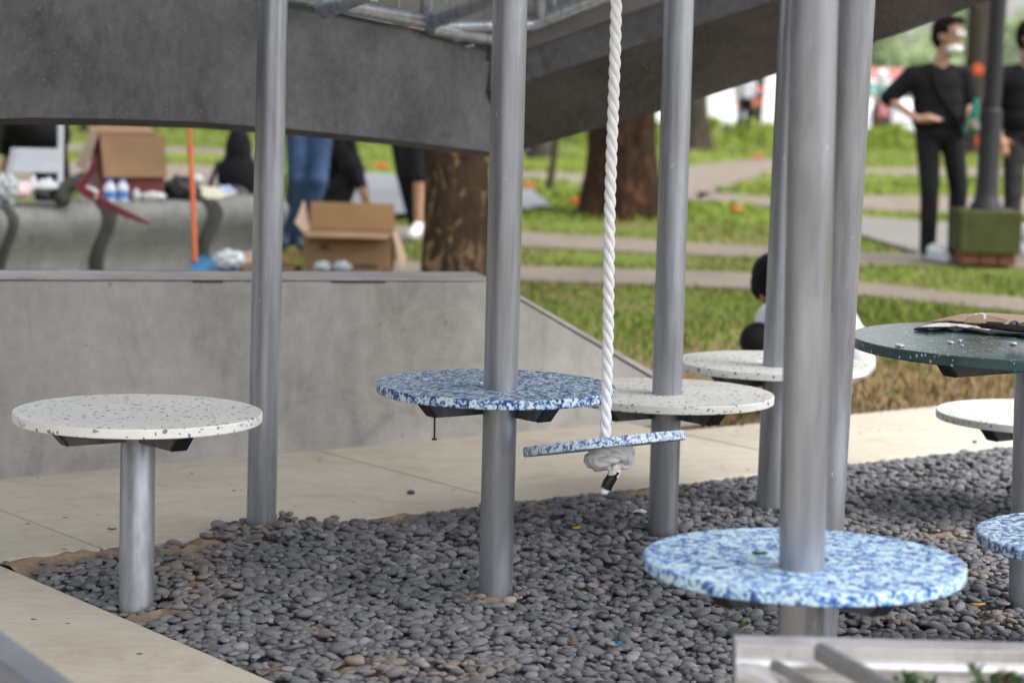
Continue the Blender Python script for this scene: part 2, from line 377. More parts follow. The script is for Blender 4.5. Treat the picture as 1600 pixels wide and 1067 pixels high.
MASK_W = simple('white_face_mask', (0.72, 0.72, 0.74), 0.8, var=0.05)
SHOE_W = simple('white_shoe', (0.6, 0.62, 0.63), 0.6, var=0.1)
SHOE_B = simple('navy_shoe', (0.015, 0.025, 0.05), 0.6, var=0.2)
TEAL = simple('teal_cloth', (0.0, 0.2, 0.13), 0.7, var=0.15)
POST = simple('charcoal_paint', (0.014, 0.014, 0.017), 0.6, var=0.15, spec=.3)
BRICK = simple('terracotta_brick', (0.13, 0.05, 0.022), 0.9, var=0.25, scale=20)
GLASSM = simple('car_glass', (0.02, 0.025, 0.03), 0.08, var=0.1)
CARW = simple('white_car_paint', (0.75, 0.76, 0.78), 0.3, var=0.03)
TYRE = simple('tyre_rubber', (0.015, 0.015, 0.015), 0.8, var=0.2)
BLDG = simple('grey_blue_wall', (0.3, 0.31, 0.37), 0.85, var=0.1, scale=2)
HOARD = simple('white_hoarding', (0.66, 0.7, 0.66), 0.7, var=0.05, scale=1)
REDB = simple('red_fascia', (0.55, 0.2, 0.19), 0.6, var=0.15)
CHAN = mk_concrete('white_painted_metal', (0.35, 0.352, 0.362), (0.52, 0.522, 0.53), rough=0.3, sc=6, stain=(0.22, 0.2, 0.2), bumps=0.03)
CHAN.node_tree.nodes['Principled BSDF'].inputs['Metallic'].default_value = 0.45; CHAN.node_tree.nodes['Principled BSDF'].inputs['Specular IOR Level'].default_value = 0.6
ALU = simple('grey_green_metal', (0.26, 0.27, 0.265), 0.35, 0.6, var=0.2, scale=20)
RAIL = simple('blue_grey_metal', (0.22, 0.24, 0.28), 0.35, 0.6, var=0.15, scale=12)
LEAF_G = mk_leaf('cut_green_leaf', [(0.02, 0.06, 0.01), (0.04, 0.1, 0.015), (0.07, 0.14, 0.03)])
LEAF_R = simple('dark_red_leaf', (0.06, 0.01, 0.01), 0.6, var=0.3)
LEAF_Y = simple('yellow_leaf', (0.5, 0.3, 0.03), 0.6, var=0.2)
LEAF_BR = simple('dry_brown_leaf', (0.17, 0.09, 0.045), 0.85, var=0.3)
JOINT = simple('joint_dirt', (0.1, 0.08, 0.055), 0.95, var=0.3)
CLEARP = simple('clear_plastic_bag', (0.34, 0.37, 0.39), 0.25, var=0.15, bump=0.6, bscale=25)
GLASS_B = simple('bottle_plastic', (0.5, 0.55, 0.62), 0.15, var=0.1)

# ------------------------------------------------------------------ the setting: lawn, gravel bed, pavement, paths, street
def sheet(name, pts, m, kind='structure', label=None):
    mb = MB(); mb.add(pts, [tuple(range(len(pts)))]); o = mb.build(name, m, smooth=None); return tag(o, label, None, None, kind)
sheet('lawn', [(-500, -60, -0.03), (500, -60, -0.03), (500, 900, -0.03), (-500, 900, -0.03)], LAWN, label='green park lawn with worn brown soil near the pavement')

POLES = {'A': (213, 946), 'B': (408, 824), 'C': (774, 929), 'D': (1035, 840), 'E': (1203, 797), 'H': (1602, 953)}
PX = {k: gz(*v) for k, v in POLES.items()}
PX['F'] = at(1246, 1210, 3.78); PX['F'].z = 0.0
PX['G'] = gz(1278, 1012)
SANDP = [(30, 884, .10), (90, 877, .12), (150, 866, .12), (215, 855, .08), (290, 862, .10), (335, 846, .08), (262, 893, .06), (300, 906, .09), (345, 925, .05), (268, 955, .06), (230, 960, .05),
         (780, 938, .055), (745, 932, .04), (615, 1050, .07), (560, 1046, .06), (720, 1052, .07), (320, 940, .05), (1480, 838, .08), (1500, 900, .09), (1560, 985, .06), (840, 790, .06), (620, 806, .08), (1400, 985, .05), (700, 800, .05),
         (410, 832, .05), (1065, 780, .05), (1008, 772, .07), (470, 816, .06), (920, 925, .035), (500, 990, .04)]
SP = [(gz(x, y), r) for x, y, r in SANDP]
def sand_at(x, y):
    s = np.zeros_like(x)
    for p, r in SP: s = np.maximum(s, np.exp(-((x - p.x) ** 2 + (y - p.y) ** 2) / (r * r)))
    s = s * (0.75 + 0.45 * np.sin(x * 61 + 3 * np.sin(y * 47)) * np.sin(y * 53 + 2 * np.sin(x * 39)))
    return np.clip(s * 1.25, 0, 1)
VE, UE = 5.0, 2.262          # far and left edges of the gravel bed
nu, nv = 190, 130
U, V_ = np.meshgrid(np.linspace(UE, 7.6, nu), np.linspace(1.6, VE, nv), indexing='ij')
X = U * UX - V_ * UY; Y = U * UY + V_ * UX; sa = sand_at(X, Y)
Z = -0.020 + 0.028 * sa + 0.002 * np.sin(X * 90) * np.sin(Y * 83) + RNG.normal(0, .0016, X.shape) * sa
idx = np.arange(nu * nv).reshape(nu, nv)
Fq = np.stack([idx[:-1, :-1], idx[1:, :-1], idx[1:, 1:], idx[:-1, 1:]], -1).reshape(-1, 4)
tag(raw_mesh('gravel_bed', np.stack([X, Y, Z], -1).reshape(-1, 3), Fq, SAND, attr={'sand': sa.ravel()}), 'sandy bed under the grey pebbles', None, None, 'structure')

# pebbles: dropped one by one onto a height map so that they lie on each other
def ico():
    t = (1 + 5 ** .5) / 2
    v = [(-1, t, 0), (1, t, 0), (-1, -t, 0), (1, -t, 0), (0, -1, t), (0, 1, t), (0, -1, -t), (0, 1, -t), (t, 0, -1), (t, 0, 1), (-t, 0, -1), (-t, 0, 1)]
    f = [(0, 11, 5), (0, 5, 1), (0, 1, 7), (0, 7, 10), (0, 10, 11), (1, 5, 9), (5, 11, 4), (11, 10, 2), (10, 7, 6), (7, 1, 8), (3, 9, 4), (3, 4, 2), (3, 2, 6), (3, 6, 8), (3, 8, 9), (4, 9, 5), (2, 4, 11), (6, 2, 10), (8, 6, 7), (9, 8, 1)]
    v = [Vector(p).normalized() for p in v]; nf = []; mid = {}
    def m(a, b):
        k = (min(a, b), max(a, b))
        if k not in mid: v.append(((v[a] + v[b]) / 2).normalized()); mid[k] = len(v) - 1
        return mid[k]
    for a, b, c in f:
        ab, bc, ca = m(a, b), m(b, c), m(c, a); nf += [(a, ab, ca), (b, bc, ab), (c, ca, bc), (ab, bc, ca)]
    return np.array([tuple(p) for p in v]), np.array(nf)
IV, IF = ico()
x0, x1, y0, y1, cell = -1.35, 2.55, 3.72, 8.3, 0.005
gw, gh = int((x1 - x0) / cell), int((y1 - y0) / cell)
HM = np.full((gw, gh), -0.020); gx = x0 + (np.arange(gw) + .5) * cell; gy = y0 + (np.arange(gh) + .5) * cell
GX, GY = np.meshgrid(gx, gy, indexing='ij'); SA = sand_at(GX, GY); HM += 0.029 * SA
N_TRY = 105000
cx = RNG.uniform(x0 + .05, x1 - .05, N_TRY); cy = RNG.uniform(y0 + .05, y1 - .05, N_TRY)
cu = cx * UX + cy * UY; cv = -cx * UY + cy * UX
keep = (cu > UE + .012) & (cv < VE - .012 + 0.0 * cu) & (cx < 0.235 * cy + 0.4) & (cx > -0.235 * cy - 0.15)
heapd = np.hypot(cx - PX['B'].x, cy - PX['B'].y); keep |= (heapd < .13) & (cv < VE + .1)
for p in PX.values(): keep &= np.hypot(cx - p.x, cy - p.y) > 0.048
ix = np.clip(((cx - x0) / cell).astype(int), 0, gw - 1); iy = np.clip(((cy - y0) / cell).astype(int), 0, gh - 1)
keep &= RNG.random(N_TRY) > SA[ix, iy] * 0.86
cx, cy = cx[keep], cy[keep]; n = len(cx)
sz = np.clip(RNG.lognormal(-.03, .27, n), .5, 1.75)
ax_ = 0.0126 * sz * RNG.uniform(.9, 1.25, n); bx_ = 0.0098 * sz * RNG.uniform(.85, 1.15, n); cz_ = 0.0056 * sz * RNG.uniform(.75, 1.25, n)
yaw = RNG.uniform(0, 6.283, n); tilt = RNG.normal(0, .24, n); tax = RNG.uniform(0, 6.283, n); zc = np.zeros(n); ok = np.ones(n, bool)
for i in range(n):
    r = math.sqrt(ax_[i] * bx_[i]) * .95; k = int(r / cell) + 1
    a, b = int((cx[i] - x0) / cell), int((cy[i] - y0) / cell)
    sub = HM[a - k:a + k + 1, b - k:b + k + 1]
    dx = (np.arange(-k, k + 1) * cell)[:, None]; dy = (np.arange(-k, k + 1) * cell)[None, :]
    q = 1 - (dx * dx + dy * dy) / (r * r); inside = q > 0
    h = sub[inside]; base = .55 * h.max() + .45 * h.mean()
    z = base + cz_[i] * .62
    uu, vv = cx[i] * UX + cy[i] * UY, -cx[i] * UY + cy[i] * UX
    edge = min(1.0, max(0.0, min(VE - vv, uu - UE) / .22)); cap_ = -.004 + edge * (.022 + .010 * math.sin(cx[i] * 3.1 + cy[i] * 2.3))
    hb = math.hypot(cx[i] - PX['B'].x, cy[i] - PX['B'].y)
    if hb < .2: cap_ = max(cap_, .022)
    if z > cap_: ok[i] = False; continue
    zc[i] = z; top = z + cz_[i] * np.sqrt(np.clip(q, 0, 1)); np.maximum(sub, np.where(inside, top, -9), out=sub)
sel = np.nonzero(ok)[0]; n = len(sel)
cx, cy, zc, ax_, bx_, cz_, yaw, tilt, tax = [q[sel] for q in (cx, cy, zc, ax_, bx_, cz_, yaw, tilt, tax)]
def rot_axis(ax, ang):
    c, s = np.cos(ang), np.sin(ang); x, y, z = ax.T; C = 1 - c
    return np.stack([np.stack([c + x * x * C, x * y * C - z * s, x * z * C + y * s], -1), np.stack([y * x * C + z * s, c + y * y * C, y * z * C - x * s], -1), np.stack([z * x * C - y * s, z * y * C + x * s, c + z * z * C], -1)], 1)
P0 = np.repeat(IV[None], n, 0)
k1 = RNG.normal(0, 1.1, (n, 3)); ph = RNG.uniform(0, 6.28, (n, 1)); k2 = RNG.normal(0, 2.0, (n, 3)); ph2 = RNG.uniform(0, 6.28, (n, 1))
P0 = P0 * (1 + .13 * np.sin(np.einsum('nvk,nk->nv', P0, k1) + ph) + .06 * np.sin(np.einsum('nvk,nk->nv', P0, k2) + ph2))[..., None]
P0 = P0 * np.stack([ax_, bx_, cz_], -1)[:, None, :]
Rz = rot_axis(np.tile([[0, 0, 1.]], (n, 1)), yaw); Rt = rot_axis(np.stack([np.cos(tax), np.sin(tax), 0 * tax], -1), tilt)
P0 = np.einsum('nij,nvj->nvi', Rt @ Rz, P0) + np.stack([cx, cy, zc], -1)[:, None, :]
FF = (IF[None] + (np.arange(n) * len(IV))[:, None, None]).reshape(-1, 3)
tone = np.clip(RNG.normal(.48, .2, n), 0, 1); hue = RNG.random(n); sd = sand_at(cx, cy); dust = np.clip(sd * .75 + (RNG.random(n) > .99) * .6, 0, .85)
rep = lambda q: np.repeat(q, len(IV))
tag(raw_mesh('gravel', P0.reshape(-1, 3), FF, PEBBLE, attr={'tone': rep(tone), 'hue': rep(hue), 'dust': rep(dust)}), 'smooth grey river pebbles filling the bed between the stools', None, None, 'stuff')

# pavement of cream concrete slabs with recessed joints
pave = thing('pavement', 'cream concrete pavement slabs around the pebble bed', None, (0, 0, 0)); pave['kind'] = 'structure'
def slab(u0, u1, v0, v1):
    mb = MB(); g = .004
    mb.prism([uv(u0 + g, v0, -.10), uv(u1 - g, v0, -.10), uv(u1 - g, v1, -.10), uv(u0 + g, v1, -.10)], (0, 0, .10)); mb.build('slab', PAVE, pave, bevel=.004)
us = [-1.21, .045, 1.3, 2.555, 3.81, 5.065, 6.32, 7.575, 8.83]
for i in range(8): slab(us[i], us[i + 1], VE, 6.6 if us[i + 1] < 5.1 else 5.77)
for i in range(4): slab(*[(-.6, .4), (.4, 1.33), (1.33, UE + .004)][i] if i < 3 else (-1.6, -.6), .8, VE - .006)
sheet('pavement_bed', [uv(-2, .5, -.018), uv(UE - .01, .5, -.018), uv(UE - .01, VE, -.018), uv(9, VE + .02, -.018), uv(9, 5.76, -.018), uv(5.2, 5.76, -.018), uv(5.2, 6.6, -.018), uv(-2, 6.6, -.018)], JOINT, label='dark dirt in the joints of the cream pavement')

def ribbon(name, top, bot, m, label, z=-0.016, thick=.02, parent=None):
    mb = MB(); n = len(top)
    a = [gz(*p, z) for p in top]; b = [gz(*p, z) for p in bot]
    mb.add(a + b + [p - Vector((0, 0, thick)) for p in b], [(i, n + i, n + i + 1, i + 1) for i in range(n - 1)] + [(n + i, 2 * n + i, 2 * n + i + 1, n + i + 1) for i in range(n - 1)])
    return tag(mb.build(name, m, smooth=None), label, None, None, 'structure')
ribbon('footpath', [(560, 352), (700, 356), (830, 363), (950, 370), (1060, 377), (1180, 384), (1300, 392), (1440, 397), (1700, 400)], [(560, 374), (700, 378), (830, 385), (950, 391), (1060, 396), (1180, 402), (1300, 412), (1440, 414), (1700, 418)], PATH, 'narrow brown path across the grass under the big trunks')
ribbon('footpath', [(560, 404), (830, 416), (950, 419), (1060, 422), (1200, 427), (1350, 441), (1480, 455), (1700, 474)], [(560, 428), (830, 439), (950, 442), (1060, 446), (1200, 452), (1350, 462), (1480, 476), (1700, 496)], PATH, 'nearest path strip behind the crouching person')
ribbon('footpath', [(700, 270), (830, 268), (930, 272), (1030, 268), (1090, 257), (1160, 250), (1240, 246), (1340, 242)], [(700, 279), (830, 279), (930, 290), (1030, 306), (1090, 312), (1150, 285), (1240, 263), (1340, 254)], PATH, 'pale curving path beyond the red-brown trunk')
ribbon('footpath', [(1090, 300), (1140, 302), (1240, 312), (1340, 305), (1480, 306), (1700, 308)], [(1090, 314), (1140, 318), (1240, 330), (1340, 326), (1480, 334), (1700, 340)], PATH, 'path strip passing behind the two standing men')
ribbon('footpath', [(1300, 263), (1460, 262), (1700, 266)], [(1300, 273), (1460, 274), (1700, 278)], PATH, 'thin far path strip behind the standing man')
ribbon('footpath', [(0, 222), (150, 226), (300, 230), (420, 236)], [(0, 233), (150, 237), (300, 240), (420, 247)], PATH, 'far path strip seen beside the open red carton')
ribbon('footpath', [(0, 250), (150, 254), (300, 258), (420, 262)], [(0, 286), (150, 288), (300, 290), (420, 294)], PATH, 'wide brown path behind the curved bench')
ribbon('stone_slab', [(1300, 333), (1380, 340), (1445, 345), (1700, 360)], [(1300, 352), (1345, 366), (1432, 392), (1700, 396)], SLAB, 'grey stone slab under the feet of the standing men', z=0.0, thick=.04)
sheet('street', [(-120, 58, -.02), (140, 58, -.02), (200, 150, -.02), (-180, 150, -.02)], STREET, label='pale far street beyond the park')

# ------------------------------------------------------------------ low concrete wall with coping
WU0, WU1, WU2, WF, WTH = 1.2, 4.46, 5.46, 6.0, .25
def wz(u): return .574 - .0344 * (u - 2.745)
wall = thing('wall', 'low grey concrete wall with a sloping right end', 'wall', uv(WU0, WF))
zt = .009
mb = MB()
prof = [uv(WU0, WF, -.05), uv(WU2, WF, -.05), uv(WU2, WF, .0), uv(WU1, WF, wz(WU1) - zt), uv(WU0, WF, wz(WU0) - zt)]
mb.prism(prof, uv(0, WTH)); mb.v[8] += uv(.12, 0); mb.build('wall_body', WALL, wall, bevel=.003)
mb = MB(); e = -.003
mb.prism([uv(WU0, WF + e, wz(WU0) - zt + .003), uv(WU1 - .002, WF + e, wz(WU1) - zt + .003), uv(WU1 + .006, WF + e, wz(WU1)), uv(WU0, WF + e, wz(WU0))], uv(0, WTH + .006)); mb.v[5] += uv(.12, 0); mb.v[6] += uv(.12, 0); mb.build('coping', COPING, wall, bevel=.002)
mb = MB(); mb.prism([uv(WU1, WF + e, wz(WU1) - zt + .003), uv(WU2 + .02, WF + e, .0), uv(WU2 + .04, WF + e, .012), uv(WU1 + .009, WF + e, wz(WU1) + .001)], uv(0, WTH + .006)); mb.v[4] += uv(.12, 0); mb.v[7] += uv(.12, 0); mb.build('coping', COPING, wall, bevel=.002)

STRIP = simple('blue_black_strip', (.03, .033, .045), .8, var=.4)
for a_, b_ in ((1.3, 2.2), (2.25, 2.78), (2.84, 3.05), (3.12, 3.9), (3.95, 4.3), (4.34, 4.55)):
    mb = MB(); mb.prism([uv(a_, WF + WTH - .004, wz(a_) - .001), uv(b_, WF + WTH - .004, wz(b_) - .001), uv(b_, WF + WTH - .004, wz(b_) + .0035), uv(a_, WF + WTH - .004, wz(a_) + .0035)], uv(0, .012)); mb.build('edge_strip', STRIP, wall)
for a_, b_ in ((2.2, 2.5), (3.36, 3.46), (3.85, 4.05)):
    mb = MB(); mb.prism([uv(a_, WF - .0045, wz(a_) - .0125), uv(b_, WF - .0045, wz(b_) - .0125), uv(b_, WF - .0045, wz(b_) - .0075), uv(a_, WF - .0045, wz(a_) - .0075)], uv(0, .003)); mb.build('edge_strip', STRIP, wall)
# ------------------------------------------------------------------ canopy: dark concrete edge dipping to a low corner, steel tubes above
can = thing('concrete_canopy', 'dark grey concrete canopy edge dipping to a low corner behind the poles', 'canopy', at(785, 236, 8.0))
LB = [(-260, 186, 5.7), (0, 180, 6.25), (150, 182, 6.5), (300, 187, 6.8), (445, 198, 7.1), (600, 214, 7.45), (775, 236, 8.0)]
LT = [(-260, -128, 5.7), (0, -76, 6.25), (150, -46, 6.5), (300, -16, 6.8), (445, 13, 7.1), (600, 44, 7.45), (775, 79, 8.0)]
bot = [Vector((-2.75, -.8, .35)), Vector((-2.5, 4.3, .55))] + [at(*p) for p in LB]; top = [Vector((-2.75, -.8, 3.0)), Vector((-2.5, 4.3, 2.5))] + [at(*p) for p in LT]; back = Vector((.12, .2, 0))  # first two points: unseen extension, added and lowered to darken pole reflections
lip = [p + Vector((.004, .008, -.006)) for p in bot]
mb = MB(); n = len(bot); ring = top + bot + lip + [p + back for p in lip] + [p + back for p in top]
fs = []
for a in range(5):
    b = (a + 1) % 5
    for i in range(n - 1): fs.append((a * n + i, b * n + i, b * n + i + 1, a * n + i + 1))
fs += [tuple(a * n for a in range(5)), tuple(a * n + n - 1 for a in range(5))[::-1]]
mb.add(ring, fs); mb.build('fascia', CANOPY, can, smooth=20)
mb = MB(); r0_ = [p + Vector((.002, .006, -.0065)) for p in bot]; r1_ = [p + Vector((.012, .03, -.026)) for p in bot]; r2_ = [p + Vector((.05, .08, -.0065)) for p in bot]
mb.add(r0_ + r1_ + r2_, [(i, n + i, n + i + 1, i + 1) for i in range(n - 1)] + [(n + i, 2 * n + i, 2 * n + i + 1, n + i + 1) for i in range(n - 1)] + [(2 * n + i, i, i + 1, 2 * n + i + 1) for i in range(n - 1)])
mb.build('shade_lip', simple('shaded_lip_brown', (.03, .026, .022), .9, var=.3), can, smooth=None)  # dark brown stands in for the shaded underside of the lip
RX = [(785, 236, 8.1), (822, 228, 8.1), (1035, 170, 8.1), (1220, 110, 8.1), (1420, 45, 8.1), (1560, -8, 8.1), (1800, -98, 8.1)]
RM = [(765, 142, 7.94), (822, 128, 7.94), (1035, 58, 7.94), (1220, -2, 7.94), (1420, -62, 7.94), (1560, -105, 7.94), (1800, -185, 7.94)]
RT = [(765, 70, 7.98), (822, 52, 7.98), (1035, -25, 7.98), (1220, -92, 7.98), (1420, -160, 7.98), (1560, -208, 7.98), (1800, -300, 7.98)]
b1 = [at(*p) for p in RX]; m1 = [at(*p) for p in RM]; t1 = [at(*p) for p in RT]; k = Vector((-.02, .16, .0))
mb = MB(); n = len(b1); ring = t1 + m1 + b1 + [p + k for p in b1] + [p + k + Vector((0, .06, 0)) for p in t1]; fs = []
for a in range(5):
    b = (a + 1) % 5
    for i in range(n - 1): fs.append((a * n + i, b * n + i, b * n + i + 1, a * n + i + 1))
fs += [tuple(a * n for a in range(5)), tuple(a * n + n - 1 for a in range(5))[::-1]]
mb.add(ring, fs); mb.build('fascia', CANOPY, can, smooth=15)
SOFF = mk_concrete('rough_shaded_soffit', (0.04, 0.035, 0.03), (0.085, 0.075, 0.066), sc=4.0, speck=(95, (0.2, 0.19, 0.18), 0.93), bumps=0.6)  # shade of the downward facet put into a darker brown
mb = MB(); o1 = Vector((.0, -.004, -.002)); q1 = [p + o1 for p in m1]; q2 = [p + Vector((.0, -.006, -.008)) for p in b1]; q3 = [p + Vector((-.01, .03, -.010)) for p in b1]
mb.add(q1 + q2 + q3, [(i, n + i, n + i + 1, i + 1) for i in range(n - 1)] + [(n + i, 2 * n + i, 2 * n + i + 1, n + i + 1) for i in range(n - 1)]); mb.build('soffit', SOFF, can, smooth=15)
LEDGE = mk_concrete('lit_ledge_concrete', (0.13, 0.125, 0.115), (0.2, 0.195, 0.18), sc=4.0, bumps=0.4)  # lighter tone stands in for light falling on the ledge
mb = MB(); q0 = [p + Vector((0, -.012, .004)) for p in t1]; q1 = [a_.lerp(b_, .33) + Vector((0, -.035, 0)) for a_, b_ in zip(t1, m1)]; q2 = [a_.lerp(b_, .35) + Vector((0, .01, -.004)) for a_, b_ in zip(t1, m1)]
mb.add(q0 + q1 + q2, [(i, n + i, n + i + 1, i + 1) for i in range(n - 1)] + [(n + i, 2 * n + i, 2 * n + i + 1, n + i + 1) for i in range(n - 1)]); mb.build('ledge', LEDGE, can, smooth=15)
for pts, r in [(((380, -24, 7.0), (480, -3, 7.15), (665, 34, 7.6)), .026), (((672, 43, 7.62), (800, 66, 7.95)), .026), (((668, 38, 7.6), (790, -10, 7.3)), .024), (((680, 42, 7.66), (835, 38, 7.9)), .024),
               (((666, 34, 7.6), (667, -60, 7.5)), .022), (((828, 40, 7.9), (1000, -28, 7.85)), .026), (((846, 36, 7.9), (838, -40, 7.8)), .022), (((505, 15, 7.1), (580, -14, 6.9)), .03)]:
    mb = MB(); mb.tube([at(*p) for p in pts], r, 14); mb.build('roof_tube', STEEL_R, can)
for quad in [((440, 8, 7.35), (660, 40, 7.85), (655, -140, 7.2), (430, -140, 6.9)), ((676, 46, 7.9), (835, 58, 8.15), (840, -140, 7.6), (672, -140, 7.3)), ((838, 58, 8.15), (1010, -10, 8.15), (1000, -160, 7.9), (845, -140, 7.6))]:
    mb = MB(); a, b, c, d = [at(*p) for p in quad]; N = 6
    for i in range(N):
        s, e2 = i / N, (i + .97) / N
        q = [a.lerp(b, s), a.lerp(b, e2), d.lerp(c, e2), d.lerp(c, s)]
        mb.prism(q, (0, .012 + .012 * (i % 2), .004))
    mb.build('roof_sheet', ROOF_SHEET, can, smooth=None)
mb = MB(); ra = [at(-260, -300, 5.6), at(430, -142, 6.9), at(672, -142, 7.25), at(845, -142, 7.6), at(1000, -162, 7.9), at(1800, -330, 7.9)]; rb_ = [Vector((x_, 2.2, 3.2)) for x_ in (-2.6, -1.5, -.6, .3, 1.2, 3.0)]
for i in range(5): mb.prism([ra[i], ra[i + 1], rb_[i + 1], rb_[i]], (0, .01, .02))
mb.build('roof_deck', ROOF_SHEET, can, smooth=None)
for x, y, Y in [(702, 58, 7.75), (717, 63, 7.78), (735, 72, 7.83), (425, 11, 7.06)]:
    p = at(x, y, Y - .05); mb = MB(); mb.box(p, (.03, .006, .008), Matrix.Rotation(-.2, 3, 'Y')); mb.build('mortar_chip', COPING, can)

# ------------------------------------------------------------------ stools and poles
PIPE = .0382
def pole_mb(base, top, r=PIPE, z1=None):
    mb = MB(); a = Vector(base) - Vector((0, 0, .06)); mb.tube([a, Vector(base), Vector(base).lerp(Vector(top), .5), Vector(top)], r, 40); return mb
def base_to_roof(b, t_):
    d = t_ - b; k_ = (1.75 - b.z) / d.z; p = b + d * k_; zr = 3.2 - (p.y - 2.2) * .27; return b + d * ((zr - b.z) / d.z)
def disc_mb(c, r, th, hole=0.0, nrm=Vector((0, 0, 1)), seg=96):
    mb = MB(); b = .0028
    pr = [(max(hole, .0005), -th / 2), (r - b, -th / 2), (r - b * .3, -th / 2 + b * .3), (r, -th / 2 + b), (r, th / 2 - b), (r - b * .3, th / 2 - b * .3), (r - b, th / 2), (max(hole, .0005), th / 2), (max(hole, .0005), -th / 2)]
    mb.lathe(pr, seg); q = Vector((0, 0, 1)).rotation_difference(nrm); mb.v = [Vector(c) + q @ p for p in mb.v]; return mb
def stool(name, label, cat, base, seat, r, m, tall=None, group=None, arms=(-145, -51, 35, 129), th=.0215, arm_len=.205, bolt=False):
    t = thing(name, label, cat, base, group)
    seat = Vector(seat); top = Vector(tall) if tall else seat - Vector((0, 0, th / 2 + .001))
    top = base_to_roof(Vector(base), top) if tall else top
    pole_mb(base, top).build('pole', STEEL, t)
    disc_mb(seat, r, th, PIPE + .004 if tall else 0).build('seat' if cat == 'stool' else 'table_top', m, t, smooth=12)
    zt_ = seat.z - th / 2 - .001; H2 = .042; W2 = .044
    for a in arms:
        d = Vector((math.cos(math.radians(a)), math.sin(math.radians(a)), 0)); s = Vector((-d.y, d.x, 0)); c = Vector((seat.x, seat.y, 0))
        i0, i1 = PIPE * .85, arm_len
        mb = MB(); q = []
        for sg in (-1, 1):
            o = c + s * (sg * W2 / 2)
            q += [o + d * i0 + Vector((0, 0, zt_ - H2)), o + d * (i1 - .036) + Vector((0, 0, zt_ - H2)), o + d * i1 + Vector((0, 0, zt_)), o + d * i0 + Vector((0, 0, zt_))]
        mb.add(q, [(0, 1, 2, 3)[::-1], (4, 5, 6, 7), (0, 4, 7, 3), (3, 7, 6, 2), (0, 1, 5, 4), (1, 2, 6, 5)])
        ar = mb.build('bracket_arm', STEEL_D, t, bevel=.0015)
        mb = MB(); q = []
        for sg in (-1, 1):
            o = c + s * (sg * (W2 / 2 - .002))
            q += [o + d * (i1 - .0343) + Vector((0, 0, zt_ - H2 + .002)), o + d * (i1 - .0005) + Vector((0, 0, zt_ - .002))]
        nn = d * .004 + Vector((0, 0, -.003))
        mb.prism([q[0], q[1], q[3], q[2]], nn); mb.build('end_cap', BLACK, ar)
    if bolt:
        p = seat + Vector((math.cos(math.radians(-148)) * .16, math.sin(math.radians(-148)) * .16, 0))
        mb = MB(); z = zt_ - H2; mb.tube([(p.x, p.y, z), (p.x, p.y, z - .052)], .0022, 8); mb.tube([(p.x, p.y, z - .051), (p.x, p.y, z - .055)], .0062, 6); mb.build('bolt', BLACK, t)
    return t
SEATG = 'round stools on steel pipes in the pebbles'
A = stool('stool', 'white speckled round stool at the left, on a short pipe without a tall pole', 'stool', PX['A'], at(216, 649, 5.0), .272, WHITE_FL, None, SEATG)
stool('stool', 'dark blue marbled stool on a tall pole, left of the rope swing', 'stool', PX['C'], at(775, 607, 5.2), .273, BLUE_DK, at(799, -60, 5.12), SEATG, bolt=True)
stool('stool', 'white speckled stool on a tall pole, partly behind the rope swing', 'stool', PX['D'], at(1042, 618, 5.88), .276, WHITE_FL, at(1063, -60, 5.85), SEATG)
stool('stool', 'farthest white speckled stool, in front of the crouching person', 'stool', PX['E'], at(1206, 571, 6.36), .268, WHITE_FL, at(1243, -60, 6.3), SEATG)
stool('stool', 'large pale blue marbled stool nearest the camera, on the thick pole', 'stool', PX['F'], at(1256, 882, 3.84), .273, BLUE_LT, at(1273, -60, 3.70), SEATG)
stool('stool', 'blue marbled stool cut by the right edge, below the green table', 'stool', at(1752, 1100, 4.45).xy.to_3d(), at(1745, 846, 4.45), .272, BLUE_DK, None, SEATG)
stool('stool', 'white speckled stool at the right edge, behind the green table', 'stool', at(1617, 900, 6.2).xy.to_3d(), at(1622, 651, 6.2), .275, WHITE_FL, None, SEATG)
TB = stool('round_table', 'dark green flecked round table holding torn cardboard', 'table', PX['H'], at(1614, 541, 5.16), .41, GREEN_T, None, None, th=.024, arm_len=.29)
for key, topx, lab in [('B', (428, -60, 5.86), 'tall steel pole without a seat, rising beside the white stool at the left'), ('G', (1341, -60, 4.62), 'tall steel pole standing just behind the nearest blue stool')]:
    o = pole_mb((0, 0, 0), base_to_roof(PX[key], at(*topx)) - PX[key]).build('steel_pole', STEEL); o.location = PX[key]
    tag(o, lab, 'pole', 'tall steel poles without seats')

# ------------------------------------------------------------------ rope swing
sw_c = at(944, 693, 4.95); sw = thing('rope_swing', 'round blue flecked swing seat hanging tilted on a white rope', 'swing', (sw_c.x, sw_c.y, 0))
nrm = Vector((-.135, .178, 1)).normalized()
disc_mb(sw_c, .178, .021, 0, nrm).build('seat', BLUE_SW, sw, smooth=12)
rope = bpy.data.objects.new('rope', None); COL.objects.link(rope); rope.parent = sw
rp0 = at(945, 694, 4.94); rp1 = at(963.5, -60, 4.9); rp1.x += 0.0; L = (rp1 - rp0).length
for s_ in range(3):
    pts = []; N = 420; lead = .088
    for i in range(N + 1):
        t_ = i / N; z = t_ * L; a = -2 * math.pi * z / lead + s_ * 2.0944
        sway = .0015 * math.sin(z * 9)
        pts.append(rp0.lerp(rp1, t_) + Vector((math.cos(a) * .0062 + sway, math.sin(a) * .0062, 0)))
    mb = MB(); mb.tube(pts, .0066, 9, False); o = mb.build('strand', ROPE, rope, world=False)
    for v in o.data.vertices: v.co -= Vector((sw_c.x, sw_c.y, 0))
kc = at(951, 716, 4.94)
def kp(x, y, dy=0.0): return at(x, y, 4.94 + dy)
